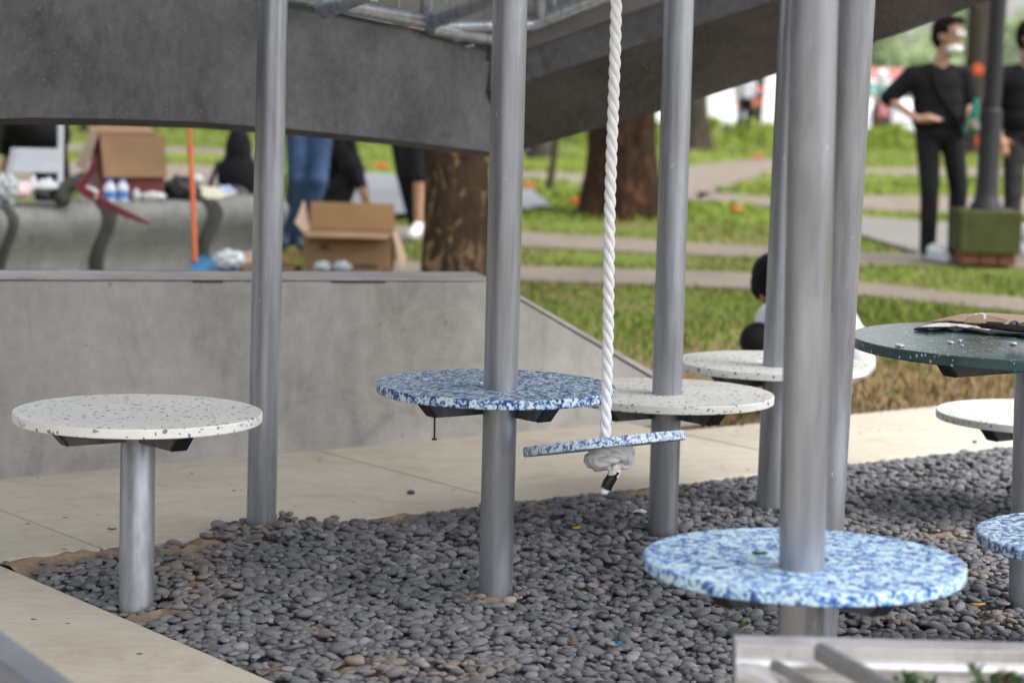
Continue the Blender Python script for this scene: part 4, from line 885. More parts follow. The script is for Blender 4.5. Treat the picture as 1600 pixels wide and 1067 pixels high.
# ------------------------------------------------------------------ people
def ax3(f, upv=Vector((0, 0, 1))):
    f = Vector(f).normalized(); s = f.cross(upv).normalized(); u = s.cross(f); return s, f, u       # side (their right), front, up
def rotm(f, upv=Vector((0, 0, 1))):
    s, ff, u = ax3(f, upv); return Matrix((s, ff, u)).transposed()
def hand(mb, wrist, d, palm_n, size=1.0, curl=.5):
    wrist = Vector(wrist); d = Vector(d).normalized(); s = d.cross(Vector(palm_n)).normalized(); pn = s.cross(d).normalized()
    mb.cap(wrist, wrist + d * .075 * size, .026 * size, .033 * size)
    for i, (o, L_) in enumerate(((-.028, .062), (-.009, .072), (.010, .068), (.028, .052))):
        b = wrist + d * .085 * size + s * o * size; m_ = b + d * L_ * .55 * size - pn * L_ * .25 * curl * size; e_ = m_ + (d * (1 - curl) - pn * curl).normalized() * L_ * .5 * size
        mb.cap(b - d * .02, m_, .0095 * size, .009 * size, 8); mb.cap(m_, e_, .009 * size, .0075 * size, 8)
    b = wrist + d * .03 * size - s * .026 * size; m_ = b + (d * .6 - s * .8).normalized() * .04 * size; mb.cap(b, m_, .012 * size, .0105 * size, 8); mb.cap(m_, m_ + (d * .9 - s * .2).normalized() * .03 * size, .0105 * size, .0085 * size, 8)
def person(label, base, J, face, body_f, skin, shirt, trous, shoes, hairlen=1.0, sleeve=.55, group=None, trouser_to=(1.0, 1.0), extras=None, voxel=.009, shirt_r=1.0, headr=1.0, no_shoes=()):
    base = Vector(base); t = thing('person', label, 'person', base, group); W = {k_: base + Vector(v) for k_, v in J.items() if isinstance(v, tuple)}
    hd = W['head']; R_ = rotm(face, Vector(J.get('headup', (0, 0, 1)))); s, f, u = R_.col[0], R_.col[1], R_.col[2]; k_ = headr
    bs, bf, bu = ax3(body_f)
    mb = MB()
    mb.ball(hd + u * .02 * k_, (.074 * k_, .094 * k_, .098 * k_), 20, 12, R_); mb.ball(hd - u * .045 * k_ + f * .022 * k_, (.056 * k_, .064 * k_, .066 * k_), 16, 10, R_)
    mb.cap(hd + f * .088 * k_ + u * .012 * k_, hd + f * .106 * k_ - u * .022 * k_, .008 * k_, .013 * k_, 8); mb.ball(hd + f * .08 * k_ - u * .052 * k_, (.024 * k_, .012 * k_, .011 * k_), 10, 6, R_)
    mb.ball(hd + f * .072 * k_ - u * .088 * k_, (.024 * k_, .018 * k_, .016 * k_), 10, 6, R_)
    for sg in (-1, 1): mb.ball(hd + s * sg * .076 * k_ - f * .004 - u * .006, (.010 * k_, .021 * k_, .032 * k_), 10, 6, R_); mb.ball(hd + s * sg * .032 * k_ + f * .078 * k_ + u * .03 * k_, (.024 * k_, .011 * k_, .008 * k_), 8, 5, R_)
    mb.cap(W['neck'], hd - u * .03, .056, .052)
    ch_ = (W['shL'] + W['shR']) / 2; pel = W['pelvis']; mid = ch_.lerp(pel, .5)
    mb.cap(W['neck'], ch_, .055, .07); mb.cap(W['shL'], W['shR'], .055, .055); mb.cap(ch_, mid, .11, .1); mb.cap(mid, pel, .1, .115)
    for q in 'LR':
        mb.cap(W['sh' + q], W['el' + q], .046, .038); mb.cap(W['el' + q], W['ha' + q], .037, .025)
        d = W['ha' + q] - W['el' + q]; d2 = Vector(J['hd' + q]) if 'hd' + q in J else d
        hand(mb, W['ha' + q], d2, J.get('pn' + q, bf), 1.05, J.get('curl', .45))
        mb.cap(W['hip' + q], W['kn' + q], .075, .052); mb.cap(W['kn' + q], W['an' + q], .052, .034); mb.cap(W['an' + q], W['toe' + q], .036, .03)
    mb.build('body', skin, t, remesh=voxel)
    rt = (ch_ - pel).normalized(); Rb = rotm(bf, rt)
    mb = MB(); e_ = shirt_r
    mb.cap(W['shL'] - bu * .02, W['shR'] - bu * .02, .068 * e_, .068 * e_); mb.ball(ch_.lerp(pel, .2), (.175 * e_, .118 * e_, .17), 18, 12, Rb); mb.ball(ch_.lerp(pel, .5), (.168 * e_, .122 * e_, .2), 18, 12, Rb); mb.ball(ch_.lerp(pel, .8), (.175 * e_, .13 * e_, .15), 18, 12, Rb)
    mb.cap(W['neck'].lerp(ch_, .55), ch_, .066, .09); mb.cap(W['neck'].lerp(ch_, .5), W['shL'], .05, .068 * e_); mb.cap(W['neck'].lerp(ch_, .5), W['shR'], .05, .068 * e_)
    for q in 'LR':
        e1 = W['sh' + q].lerp(W['el' + q], min(1, sleeve * 1.7)); mb.cap(W['sh' + q], e1, .07 * e_, .062 * e_)
        if sleeve > .6: mb.cap(W['el' + q], W['el' + q].lerp(W['ha' + q], .9), .056, .042)
    mb.build('shirt', shirt, t, remesh=.012, relax=6)
    mb = MB(); mb.ball(pel, (.165, .125, .12), 18, 12, Rb)
    for i, q in enumerate('LR'):
        mb.cap(W['hip' + q], W['kn' + q], .098, .073)
        if trouser_to[i] > .5: mb.cap(W['kn' + q], W['kn' + q].lerp(W['an' + q], trouser_to[i] * 1.04), .073, .06)
    mb.build('trousers', trous, t, remesh=.012, relax=6)
    for q in 'LR':
        a, b = W['an' + q], W['toe' + q]; mb = MB(); a2 = Vector((a.x, a.y, max(b.z + .01, a.z - .035)))
        mb.cap(a2 + (a2 - b) * .25, b, .042, .037); mb.cap(a, a2, .043, .045); mb.cap(a.lerp(b, .15), b, .046, .04); z0 = min(b.z, a2.z) - .036; mb.build('shoe', shoes[0 if q == 'L' else 1], t, remesh=.009, relax=3)
    mb = MB(); mb.ball(hd + u * .036 * k_ - f * .014 * k_, (.083 * k_, .099 * k_, .096 * k_), 20, 12, R_); mb.ball(hd + u * .0 - f * .05 * k_, (.076 * k_, .058 * k_, .085 * k_), 16, 10, R_)
    if hairlen > 0:
        mb.ball(hd + u * .085 * k_ + f * .055 * k_, (.07 * k_, .045 * k_, .032 * k_), 14, 8, R_)
        # forehead and face stay free: hair only above and behind
        mb2 = MB(); keepv = [(p - hd).dot(f) < .045 * k_ + max(0, (p - hd).dot(u) - .05 * k_) * 1.6 and not ((p - hd).dot(u) < -.0 and (p - hd).dot(f) > .0) for p in mb.v]
        mb2.v = mb.v; mb2.f = [q for q in mb.f if all(keepv[i] for i in q)]; mb2.build('hair', HAIR, t, smooth=60, solid=.008)
    mb = MB()
    for sg in (-1, 1): mb.ball(hd + s * sg * .032 * k_ + f * .081 * k_ + u * .017 * k_, (.015 * k_, .008 * k_, .008 * k_), 8, 6, R_)
    ob = mb.build('eyes', simple('dark_eye', (.02, .012, .01), .2) if 'dark_eye' not in bpy.data.materials else bpy.data.materials['dark_eye'], t)
    return t, W, (hd, s, f, u, bs, bf, bu)

# standing man with a lowered mask
b1p = gz(1475, 404, 0.0)
J = dict(head=(-.045, -.02, 1.545), neck=(-.078, .01, 1.385), shL=(-.275, .03, 1.262), shR=(.085, .06, 1.272), pelvis=(-.07, .03, .90), elL=(-.43, .06, 1.10), haL=(-.25, -.15, .965), elR=(.145, .06, 1.08), haR=(.10, -.16, .93),
         hipL=(-.15, .03, .88), hipR=(.02, .04, .88), knL=(-.125, -.02, .47), knR=(.085, .03, .48), anL=(-.115, .02, .075), anR=(.09, .08, .075), toeL=(-.02, -.13, .036), toeR=(.17, -.05, .036), hdL=(.9, -.25, .12), pnL=(0, -.3, 1), hdR=(.1, -.8, .1), curl=.35)
man, W, K = person('standing man in a black t-shirt, mask lowered to the chin, hand on hip', b1p, J, (.72, -.69, .0), (.3, -1, 0), SKIN, SHIRT_B, TROUS, (SHOE_W, SHOE_W), group='people in the park', shirt_r=1.14, headr=1.1)
hd, s, f, u = K[:4]; R_ = rotm(f)
mb = MB(); mb.ball(hd - u * .092 + f * .052, (.066, .062, .038), 16, 10, R_); mb.build('face_mask', MASK_W, man, remesh=.007)
mb = MB()
for sg in (-1, 1):
    c = hd + s * sg * .034 + f * .104 + u * .02
    mb.tube([c + s * math.cos(a) * .027 + u * math.sin(a) * .024 for a in np.linspace(0, 2 * math.pi, 17)], .002, 6, False); mb.tube([c + s * sg * .027, hd + s * sg * .08 + u * .02], .0018, 6)
gl = mb.build('glasses', POST, man)
mb = MB()
for sg in (-1, 1):
    c = hd + s * sg * .034 + f * .104 + u * .02; mb.add([c + s * math.cos(a) * .025 + u * math.sin(a) * .022 for a in np.linspace(0, 2 * math.pi, 16, endpoint=False)], [tuple(range(16))])
lm = NT('lens_glass', .05, 0, .8); lm.set(lm.b, 'Transmission Weight', .85); mb.build('lens', lm.color((.8, .85, .85)), gl)
mb = MB(); cs_ = [W['shL'] + Vector((.11, -.115, .06)), W['shL'] + Vector((.16, -.15, -.1)), W['shR'] + Vector((-.06, -.16, -.3)), W['shR'] + Vector((0, -.10, -.42))]; mb.tube(cs_, .012, 6); mb.build('bag_strap', SHIRT_B, man)
for q in 'LR':
    a, b = W['an' + q], W['toe' + q]; mb = MB(); mb.cap(Vector((a.x, a.y, .012)) + (a - b) * .2, Vector((b.x, b.y, .012)) + (b - a) * .12, .036, .036); mb.build('sole', SHOE_W, man, remesh=.009)
hp = W['haR']
mb = MB(); mb.tube([hp + Vector((.05, .02, .19)), hp + Vector((.03, 0, .08)), hp + Vector((-.005, -.03, -.05)), hp + Vector((-.01, -.03, -.06))], [.015, .035, .045, .012], 10); tag(mb.build('green_cloth', TEAL), 'teal cloth held by the man with the lowered mask', 'cloth')
mb = MB(); mb.box(hp + Vector((.05, -.11, -.0)), (.09, .03, .05), Matrix.Rotation(.4, 3, 'Y')); tag(mb.build('phone', GLASS_B, bevel=.006), 'pale phone in the hand of the man with the lowered mask', 'phone')
# second man at the right edge
b2p = gz(1590, 402, 0.0)
J2 = dict(head=(.015, -.02, 1.55), neck=(.01, .02, 1.39), shL=(-.18, .02, 1.28), shR=(.205, .06, 1.285), pelvis=(.03, .03, .9), elL=(-.235, .04, 1.05), haL=(-.19, -.10, .86), elR=(.29, .08, 1.05), haR=(.27, -.05, .82), hipL=(-.055, .03, .87), hipR=(.115, .04, .87), knL=(-.055, 0, .46), knR=(.13, .03, .47), anL=(-.05, .03, .08), anR=(.14, .08, .08), toeL=(-.07, -.12, .036), toeR=(.2, -.07, .036))
man2, W2_, K2 = person('bearded man in black at the right edge, behind the lamp post', b2p, J2, (.65, -.6, 0), (.1, -1, 0), SKIN_D, SHIRT_B, TROUS_G, (SHOE_W, SHOE_W), group='people in the park', shirt_r=1.15)
hd, s, f, u = K2[:4]; mb = MB(); mb.ball(hd - u * .078 + f * .04, (.06, .06, .045), 14, 8, rotm(f)); mb.build('beard', HAIR, man2, remesh=.007)
# crouching person behind the far white stool
b3p = Vector((at(1275, 600, 8.5).x, 8.5, -.03))
J3 = dict(head=(-.165, -.12, .462), headup=(-.35, -.2, .9), neck=(-.08, -.03, .36), shL=(-.16, .07, .32), shR=(.06, -.16, .32), pelvis=(.07, .12, .17), elL=(-.2, -.05, .17), haL=(-.06, -.24, .07), elR=(.125, -.22, .2), haR=(.02, -.3, .08),
          hipL=(0, .1, .18), hipR=(.09, .04, .18), knL=(-.235, -.12, .265), knR=(-.06, -.3, .28), anL=(-.1, .0, .06), anR=(.05, -.14, .06), toeL=(-.2, -.1, .036), toeR=(-.03, -.24, .036))
cr, W3, K3 = person('crouching person in a white shirt and black mask, behind the steel poles', b3p, J3, (.62, -.62, -.45), (-.3, -.85, -.35), SKIN_D, SHIRT_W, TROUS, (SHOE_B, SHOE_B), group='people in the park', shirt_r=1.08, sleeve=.55)
hd, s, f, u = K3[:4]; mb = MB(); mb.ball(hd - u * .06 + f * .045, (.064, .062, .05), 14, 8, rotm(f, u)); mb.build('face_mask', SHIRT_B, cr, remesh=.007)
# jeans person
jb = gz(478, 388); sc = jb.y / FPX
J4 = dict(head=(.06, -.1, 1.55), neck=(.04, -.05, 1.4), shL=(-.15, 0, 1.33), shR=(.2, 0, 1.33), pelvis=(.02, 0, .93), elL=(-.22, 0, 1.05), haL=(-.2, -.1, .88), elR=(.26, -.02, 1.05), haR=(.22, -.15, .92), hipL=(-.07, 0, .88), hipR=(.09, 0, .88), knL=(-.06, -.08, .48), knR=(.085, -.12, .47), anL=(-.11, .05, .08), anR=(-.02, .0, .08), toeL=(-.14, -.1, .036), toeR=(-.02, -.16, .036))
person('person in faded blue jeans behind the cardboard box, cut off by the canopy', jb, J4, (.5, -.8, 0), (.2, -1, 0), SKIN, SHIRT_B, JEANS, (SHOE_B, SHOE_B), group='people in the park')
# black clad person squatting
sb = at(523, 300, 17.2); sb.z = 0
J5 = dict(head=(.155, -.1, .80), headup=(.55, 0, .8), neck=(.09, -.05, .73), shL=(.02, -.17, .68), shR=(.07, .15, .68), pelvis=(-.06, .05, .3), elL=(.12, -.25, .5), haL=(.2, -.22, .36), elR=(.16, .14, .45), haR=(.22, 0, .3), hipL=(-.06, -.06, .28), hipR=(-.06, .12, .28), knL=(.12, -.14, .42), knR=(.12, .16, .42), anL=(0, -.1, .07), anR=(0, .14, .07), toeL=(.14, -.12, .036), toeR=(.14, .16, .036))
person('person in black squatting with head bent, right of the blue jeans', sb, J5, (.8, -.2, -.6), (.8, -.1, -.5), SKIN_D, SHIRT_B, TROUS, (SHOE_B, SHOE_B), group='people in the park', sleeve=.7)
# person in black shorts
lb = gz(646, 372); 
J6 = dict(head=(-.08, 0, 1.55), neck=(-.08, .02, 1.4), shL=(-.26, 0, 1.33), shR=(.1, 0, 1.33), pelvis=(-.07, 0, .93), elL=(-.32, 0, 1.05), haL=(-.3, -.1, .95), elR=(.16, 0, 1.05), haR=(.15, -.1, .92), hipL=(-.13, 0, .88), hipR=(.0, 0, .88), knL=(-.075, .05, .47), knR=(.035, -.03, .47), anL=(.0, .3, .1), anR=(.035, 0, .085), toeL=(.03, .2, .036), toeR=(.0, -.15, .036))
person('person in black with one bare shin and white shoe, left of the mottled trunk', lb, J6, (.2, -.9, 0), (.1, -1, 0), SKIN, SHIRT_B, TROUS, (SHOE_B, SHOE_W), group='people in the park', trouser_to=(1.0, .0))
# person in black at far left, bending over behind the white chair
fb = at(40, 300, 15.4); fb.z = 0
J7 = dict(head=(-.34, -.2, .95), neck=(-.22, -.1, .92), shL=(-.16, -.2, .88), shR=(-.10, .15, .9), pelvis=(.16, .1, .72), elL=(-.2, -.26, .62), haL=(-.22, -.3, .42), elR=(-.15, .18, .62), haR=(-.2, .1, .4), hipL=(.14, 0, .7), hipR=(.15, .18, .7), knL=(.12, -.05, .4), knR=(.2, .18, .4), anL=(.16, .02, .07), anR=(.22, .2, .07), toeL=(.05, -.05, .036), toeR=(.1, .14, .036))
person('person in loose black clothes bending behind the white chair', fb, J7, (-.8, -.3, -.5), (-.8, -.2, -.6), SKIN, SHIRT_B, TROUS, (SHOE_B, SHOE_B), group='people in the park', shirt_r=1.45)
# far person beside the taped trunk and motorbike rider
pb = gz(1162, 216)
J8 = dict(head=(0, 0, 1.5), neck=(0, 0, 1.36), shL=(-.17, 0, 1.28), shR=(.17, 0, 1.28), pelvis=(0, 0, .88), elL=(-.23, 0, 1.02), haL=(-.2, -.1, .8), elR=(.23, 0, 1.02), haR=(.2, -.1, .8), hipL=(-.08, 0, .85), hipR=(.08, 0, .85), knL=(-.09, 0, .46), knR=(.09, 0, .46), anL=(-.09, 0, .08), anR=(.09, 0, .08), toeL=(-.1, -.14, .036), toeR=(.1, -.14, .036))
person('far person in dark trousers beside the orange-taped trunk', pb, J8, (0, -1, 0), (0, -1, 0), SKIN, SHIRT_W, TROUS, (SHOE_B, SHOE_B), group='people in the park', voxel=.014)
rb = Vector((mc.x, mc.y + .2, 0))
J9 = dict(head=(0, -.05, 1.5), neck=(0, 0, 1.36), shL=(-.19, 0, 1.28), shR=(.19, 0, 1.28), pelvis=(0, .1, .85), elL=(-.27, -.2, 1.08), haL=(-.28, -.5, 1.02), elR=(.27, -.2, 1.08), haR=(.28, -.5, 1.02), hipL=(-.09, .1, .82), hipR=(.09, .1, .82), knL=(-.2, -.3, .65), knR=(.2, -.3, .65), anL=(-.2, -.2, .28), anR=(.2, -.2, .28), toeL=(-.2, -.34, .26), toeR=(.2, -.34, .26))
rd, W9, K9 = person('far motorbike rider with a white helmet and teal jacket', rb, J9, (0, -1, 0), (0, -1, 0), SKIN, simple('pale_teal', (.2, .42, .4), .7), TROUS, (SHOE_B, SHOE_B), group='people in the park', sleeve=.7, voxel=.014)
mb = MB(); mb.ball(K9[0] + Vector((0, .02, .03)), (.135, .15, .14), 18, 12); mb.build('helmet', MASK_W, rd)

# ------------------------------------------------------------------ lamp post on its mossy block
lp = gz(1545, 414); lpt = thing('lamp_post', 'charcoal lamp post on a mossy square block', 'lamp post', (lp.x, lp.y, 0)); k_ = lp.y / FPX
LS = .0254
px_ = lambda x: (x - 1545) * k_
def lz(y): return (414 - y) * k_ + 0.0
bw = 96 * k_
mb = MB(); mb.box((lp.x + .005, lp.y + bw / 2, .075 + .145), (bw, bw, .29)); mb.build('block', GREEN_BLOCK, lpt, bevel=.008)
for i in range(3):
    mb = MB(); mb.box((lp.x - .12 + i * .125, lp.y + bw / 2 - .01, .035), (.115, bw * .8, .075)); mb.build('brick', BRICK, lpt, bevel=.004)
bx0, by0 = lp.x + .0, lp.y + bw / 2
mb = MB(); z0 = .365; mb.lathe([(.115, z0), (.112, z0 + .02), (.088, z0 + .06), (.075, z0 + .12), (.074, 1.02), (.072, 1.04), (.058, 1.055), (.057, 3.4)], 28, (0, 0, 0)); lean = -.0
mb.v = [Vector((p.x + bx0 + .012 * p.z, p.y + by0, p.z)) for p in mb.v]; mb.build('post', POST, lpt, smooth=35)
mb = MB(); p = at(1603, 365, 16.2); mb.ball(p, (.07, .05, .08), 14, 9); mb.ball(p - Vector((.03, 0, .1)), (.04, .04, .07), 12, 8); tag(mb.build('plastic_bag', CLEARP, remesh=.012), 'pale plastic bag hanging beside the mossy block', 'bag')

# ------------------------------------------------------------------ curved bench and the things on it
bench_prof = [(.42, .0), (.42, .43), (.03, .435), (-.02, .42), (-.055, .385), (-.06, .34), (-.03, .27), (.02, .19), (.045, .12), (.04, .05), (.02, 0)]
B0, B1 = at(0, 325, 12.0), at(400, 308, 13.65); bd = Vector((B1.x - B0.x, B1.y - B0.y, 0)); blen = bd.length; bd.normalize(); bn = Vector((-bd.y, bd.x, 0))
if bn.y < 0: bn = -bn
bench = thing('curved_bench', 'row of curved grey concrete bench blocks behind the wall', 'bench', (B0.x, B0.y, 0))
def along(px, Y_guess=None):
    best = None
    for i in range(400):
        t_ = -1.0 + i * .01; q = Vector((B0.x, B0.y, 0)) + bd * t_ * 2
        d = CAM_R.transposed() @ (q + Vector((0, 0, .43)) - Vector((0, 0, CAM_H))); x = 800 + FPX * d.x / -d.z
        if best is None or abs(x - px) < best[0]: best = (abs(x - px), t_ * 2)
    return best[1]
for a, b in ((-160, 2), (18, 146), (170, 312), (338, 440)):
    ta, tb = along(a), along(b); q0 = Vector((B0.x, B0.y, 0)) + bd * ta
    mb = MB(); mb.prism([q0 + bn * y + Vector((0, 0, z)) for y, z in bench_prof], bd * (tb - ta)); mb.build('bench_block', BENCH, bench, smooth=50)
def onb(px, depth=.15, z=.435): return Vector((B0.x, B0.y, 0)) + bd * along(px) + bn * depth + Vector((0, 0, z))
def up_px(p): return p.y / FPX
# open red carton
p = onb(258, .30); k_ = up_px(p); ct = thing('open_carton', 'dark red printed carton with brown flaps hanging open, on the bench', 'carton', p)
wA, hA, dA = 100 * k_, 100 * k_, .26; th = .008; yawm = Matrix.Rotation(.36, 3, 'Z')
def cl(x, y, z): return p + yawm @ Vector((x, y, z))
for c, sz_ in [((0, -dA / 2, hA / 2), (wA, th, hA)), ((0, dA / 2, hA / 2), (wA, th, hA)), ((-wA / 2, 0, hA / 2), (th, dA, hA)), ((wA / 2, 0, hA / 2), (th, dA, hA)), ((0, 0, .006), (wA, dA, th))]:
    mb = MB(); mb.box(cl(*c), sz_, yawm); mb.build('side_panel', RED_PRINT, ct)
mb = MB(); mb.prism([cl(-wA / 2, -dA / 2 - .008, hA), cl(wA / 2, -dA / 2 - .008, hA), cl(wA / 2 + .01, -dA / 2 - .04, hA - .235), cl(-wA / 2 + .015, -dA / 2 - .05, hA - .24)], yawm @ Vector((0, -.006, 0))); mb.build('flap', CARD, ct, smooth=None)
mb = MB(); mb.prism([cl(-wA / 2 - .006, -dA / 2, hA), cl(-wA / 2 - .006, dA / 2, hA), cl(-wA / 2 - .085, dA / 2 - .0, hA - .19), cl(-wA / 2 - .075, -dA / 2 - .01, hA - .21)], (-.006, 0, 0)); mb.build('flap', CARD_PALE, ct, smooth=None)
mb = MB(); mb.prism([cl(-wA / 2, dA / 2, hA), cl(wA / 2, dA / 2, hA), cl(wA / 2, dA / 2 + .12, hA + .03), cl(-wA / 2, dA / 2 + .12, hA + .03)], (0, 0, .006)); mb.build('flap', CARD, ct, smooth=None)
for i, (px, lab) in enumerate([(186, 'water bottle with blue label on the bench, left one'), (208, 'water bottle with blue label beside the red carton, right one')]):
    q = onb(px, .08); t = thing('water_bottle', lab, 'bottle', q, 'water bottles on the bench'); mb = MB(); mb.lathe([(.001, 0), (.03, 0), (.033, .01), (.033, .075), (.026, .095), (.014, .108), (.013, .115)], 20, q); mb.build('bottle', GLASS_B, t)
    mb = MB(); mb.lathe([(.0338, .02), (.0338, .062)], 20, q); mb.build('bottle_label', BLUE_L, t); mb = MB(); mb.lathe([(.015, .112), (.015, .13), (.001, .13)], 16, q); mb.build('cap', BLUE_L, t)
def crumple(name, c, r, m, label, cat, seed=0, grp=None):
    rr = np.random.default_rng(seed); mb = MB(); mb.ball((0, 0, 0), r, 18, 12); mb.v = [Vector(c) + v * (1 + .18 * math.sin(9 * v.x / r[0] + seed) * math.cos(7 * v.z / r[2]) + .08 * rr.normal()) for v in mb.v]
    return tag(mb.build(name, m, smooth=25), label, cat, grp)
crumple('paper_cup', onb(223, .05) + Vector((0, 0, .035)), (.022, .022, .036), PAPER, 'small bright white cup right of the bottles', 'cup', 1)
crumple('crumpled_paper', onb(252, .06) + Vector((0, 0, .022)), (.075, .05, .028), PAPER, 'crumpled white paper in front of the red carton', 'paper', 2)
crumple('crumpled_paper', onb(160, .10) + Vector((0, 0, .035)), (.05, .05, .05), PAPER, 'crumpled white paper beside the maroon blades', 'paper', 3)
crumple('black_bag', onb(300, .08) + Vector((0, 0, .055)), (.11, .08, .075), BLACK, 'black bag on the bench behind the orange broom handle', 'bag', 4)
q = onb(312, .02) + Vector((0, 0, .115)); mb = MB(); mb.ball(q, (.036, .034, .032), 16, 10); tag(mb.build('white_ball', PAPER), 'white round lid on top of the black bag', 'lid')
q = onb(358, .12); flat_scrap('paper_sheet', [q + Vector((-.13, .05, .06)), q + Vector((-.02, .12, .05)), q + Vector((.12, .14, .02)), q + Vector((.05, -.05, .0)), q + Vector((.0, -.16, -.03))], PAPER_Y, 'cream paper sheets drooping over the bench edge', 'paper', 0, .01)
q = onb(384, .15); crumple('plastic_wrap', q + Vector((0, 0, .03)), (.055, .05, .032), simple('blue_white_wrap', (.35, .45, .7), .4, var=.5, scale=30), 'blue and white wrapper right of the cream paper', 'wrapper', 6)
# black backpack behind the bench
q = at(372, 300, 14.9); q.z = 0; bp = thing('backpack', 'black backpack standing behind the bench, beside the bare left pole', 'backpack', q)
mb = MB()
for z, rx, ry in ((.12, .15, .1), (.3, .155, .11), (.5, .14, .1), (.66, .09, .08)): mb.ball(q + Vector((0, 0, z)), (rx, ry, .17), 18, 12)
mb.build('bag_body', SHIRT_B, bp, remesh=.015); mb = MB(); mb.ball(q + Vector((0, -.1, .3)), (.11, .05, .15), 16, 10); mb.build('pocket', BLACK, bp)
mb = MB(); mb.tube([q + Vector((-.12, -.05, .6)), q + Vector((-.19, -.06, .4)), q + Vector((-.19, -.04, .15))], .016, 8); mb.build('strap', TROUS_G, bp)
# white chair behind the bench
q = onb(55, .62, 0.0); k_ = up_px(q); wc = thing('white_chair', 'white slatted metal chair behind the bench at the far left', 'chair', q)
def wcp(px, py, dy=0.0): return at(px, py, q.y + dy)
for i in range(5):
    y_ = 236 + i * 7.4; mb = MB(); a, b = wcp(24 - i * 1.6, y_), wcp(92, y_); mb.box((a + b) / 2, ((b - a).length, .012, .026)); mb.build('slat', WHITE_P, wc, bevel=.003)
for xa, ya, xb, yb in ((95, 172, 94, 300), (22, 232, 8, 300)): mb = MB(); mb.tube([wcp(xa, ya, .02), wcp(xb, yb, .02), Vector((wcp(xb, yb).x, q.y, 0))], .016, 10); mb.build('frame_post', WHITE_P, wc)
mb = MB(); a, b = wcp(10, 284, -.2), wcp(96, 284, -.2); mb.box((a + b) / 2 + Vector((0, .02, -.02)), ((b - a).length, .4, .02)); mb.build('seat', WHITE_P, wc, bevel=.004)
for i, (px, py, r, m, lab) in enumerate([(8, 295, (.07, .07, .075), CLEARP, 'white plastic bag at the far left end of the bench'), (33, 297, (.06, .05, .04), simple('red_white_pack', (.7, .5, .5), .5, var=.5, scale=25), 'white and red packet in front of the white chair'), (52, 290, (.018, .02, .055), PAPER, 'white paper tube leaning in front of the white chair'), (74, 293, (.055, .05, .045), PAPER, 'white paper pile left of the dark green bundle')]):
    crumple('packet', at(px, py, onb(px, .1).y), r, m, lab, 'packet', 10 + i)
# dark green bundle and maroon blades
q = onb(108, -.02); gb = thing('canvas_bundle', 'dark green canvas bundle hanging over the bench edge', 'bundle', q)
def mq(px, py, dy=-.1): return at(px, py, q.y + dy)
mb = MB(); mb.cap(mq(92, 303), mq(112, 288, -.05), .05, .045); mb.cap(mq(112, 288, -.05), mq(130, 276, .0), .045, .03); mb.ball(mq(98, 312), (.045, .05, .04)); mb.build('bundle', DARK_GREEN, gb, remesh=.01)
mbz = thing('maroon_blades', 'maroon curved metal blades propped on the green bundle, one pointing up', 'blades', mq(125, 295))
mb = MB(); P = [(148, 240), (150, 256), (146, 272), (138, 288), (128, 300), (118, 296), (116, 289), (126, 281), (138, 264), (144, 250)]; mb.prism([mq(x, y, -.16) for x, y in P], (0, .02, 0)); mb.build('upright_blade', MAROON, mbz, smooth=None, bevel=.004)
mb = MB(); P = [(118, 290), (130, 290), (150, 302), (180, 320), (215, 338), (238, 350), (226, 350), (195, 340), (165, 326), (140, 312), (122, 302)]; mb.prism([mq(x, y, -.17) for x, y in P], (0, .02, .0)); mb.build('long_blade', MAROON, mbz, smooth=None, bevel=.004)
mb = MB(); mb.tube([mq(150, 308, -.19), mq(150, 308, -.165)], .008, 10); mb.build('rivet', WHITE_P, mbz)
# broom with blue pan, plastic bag, cardboard
bY = 11.6; bp0 = at(304, 408, bY); br = thing('dustpan', 'blue dustpan with a long orange handle standing before the bench', 'dustpan', (bp0.x, bp0.y, 0))
mb = MB(); mb.tube([at(305, 410, bY), at(301, 300, bY + .02), at(297, 232, bY + .03)], .013, 12); mb.tube([at(297.6, 236, bY + .03), at(296.5, 198, bY + .035)], .0098, 12); mb.tube([at(297.8, 240, bY + .03), at(297.4, 229, bY + .03)], .0165, 12); mb.build('handle', ORANGE, br)
mb = MB(); mb.prism([at(298, 412, bY), at(318, 408, bY + .1), at(352, 410, bY + .1), at(374, 430, bY - .1), at(300, 430, bY - .1)], (0, 0, .012)); mb.prism([at(298, 405, bY), at(318, 400, bY + .1), at(318, 424, bY + .1), at(298, 426, bY)], (.008, 0, .0)); mb.prism([at(316, 401, bY + .1), at(350, 402, bY + .1), at(372, 422, bY + .05), at(316, 424, bY + .1)], (0, .01, 0)); mb.build('pan', BLUE_P, br, smooth=None)
crumple('plastic_bag', at(357, 406, 11.55), (.085, .055, .05), CLEARP, 'crumpled white plastic bag lying in the blue dustpan', 'bag', 21)
cbx = at(540, 405, 13.0); bxp = Vector((cbx.x, 13.1, 0)); kk = 13.1 / FPX
cbt = thing('cardboard_box', 'large open brown cardboard box standing behind the low wall', 'box', bxp)
bw, bh, bdp = 135 * kk, .285, .36; th = .007
def bl_(x, y, z): return bxp + Vector((x, y, z))
xo = .015
mb = MB(); mb.box(bl_(xo, -bdp / 2, bh / 2), (bw, th, bh)); mb.build('front_panel', CARD, cbt)
mb = MB(); mb.box(bl_(xo, bdp / 2, bh / 2), (bw, th, bh)); mb.build('back_panel', CARD_IN, cbt)
for sx in (-1, 1): mb = MB(); mb.box(bl_(xo + sx * bw / 2, 0, bh / 2), (th, bdp, bh)); mb.build('side_panel', CARD, cbt)
mb = MB(); mb.box(bl_(xo, 0, .004), (bw, bdp, th)); mb.build('bottom_panel', CARD, cbt)
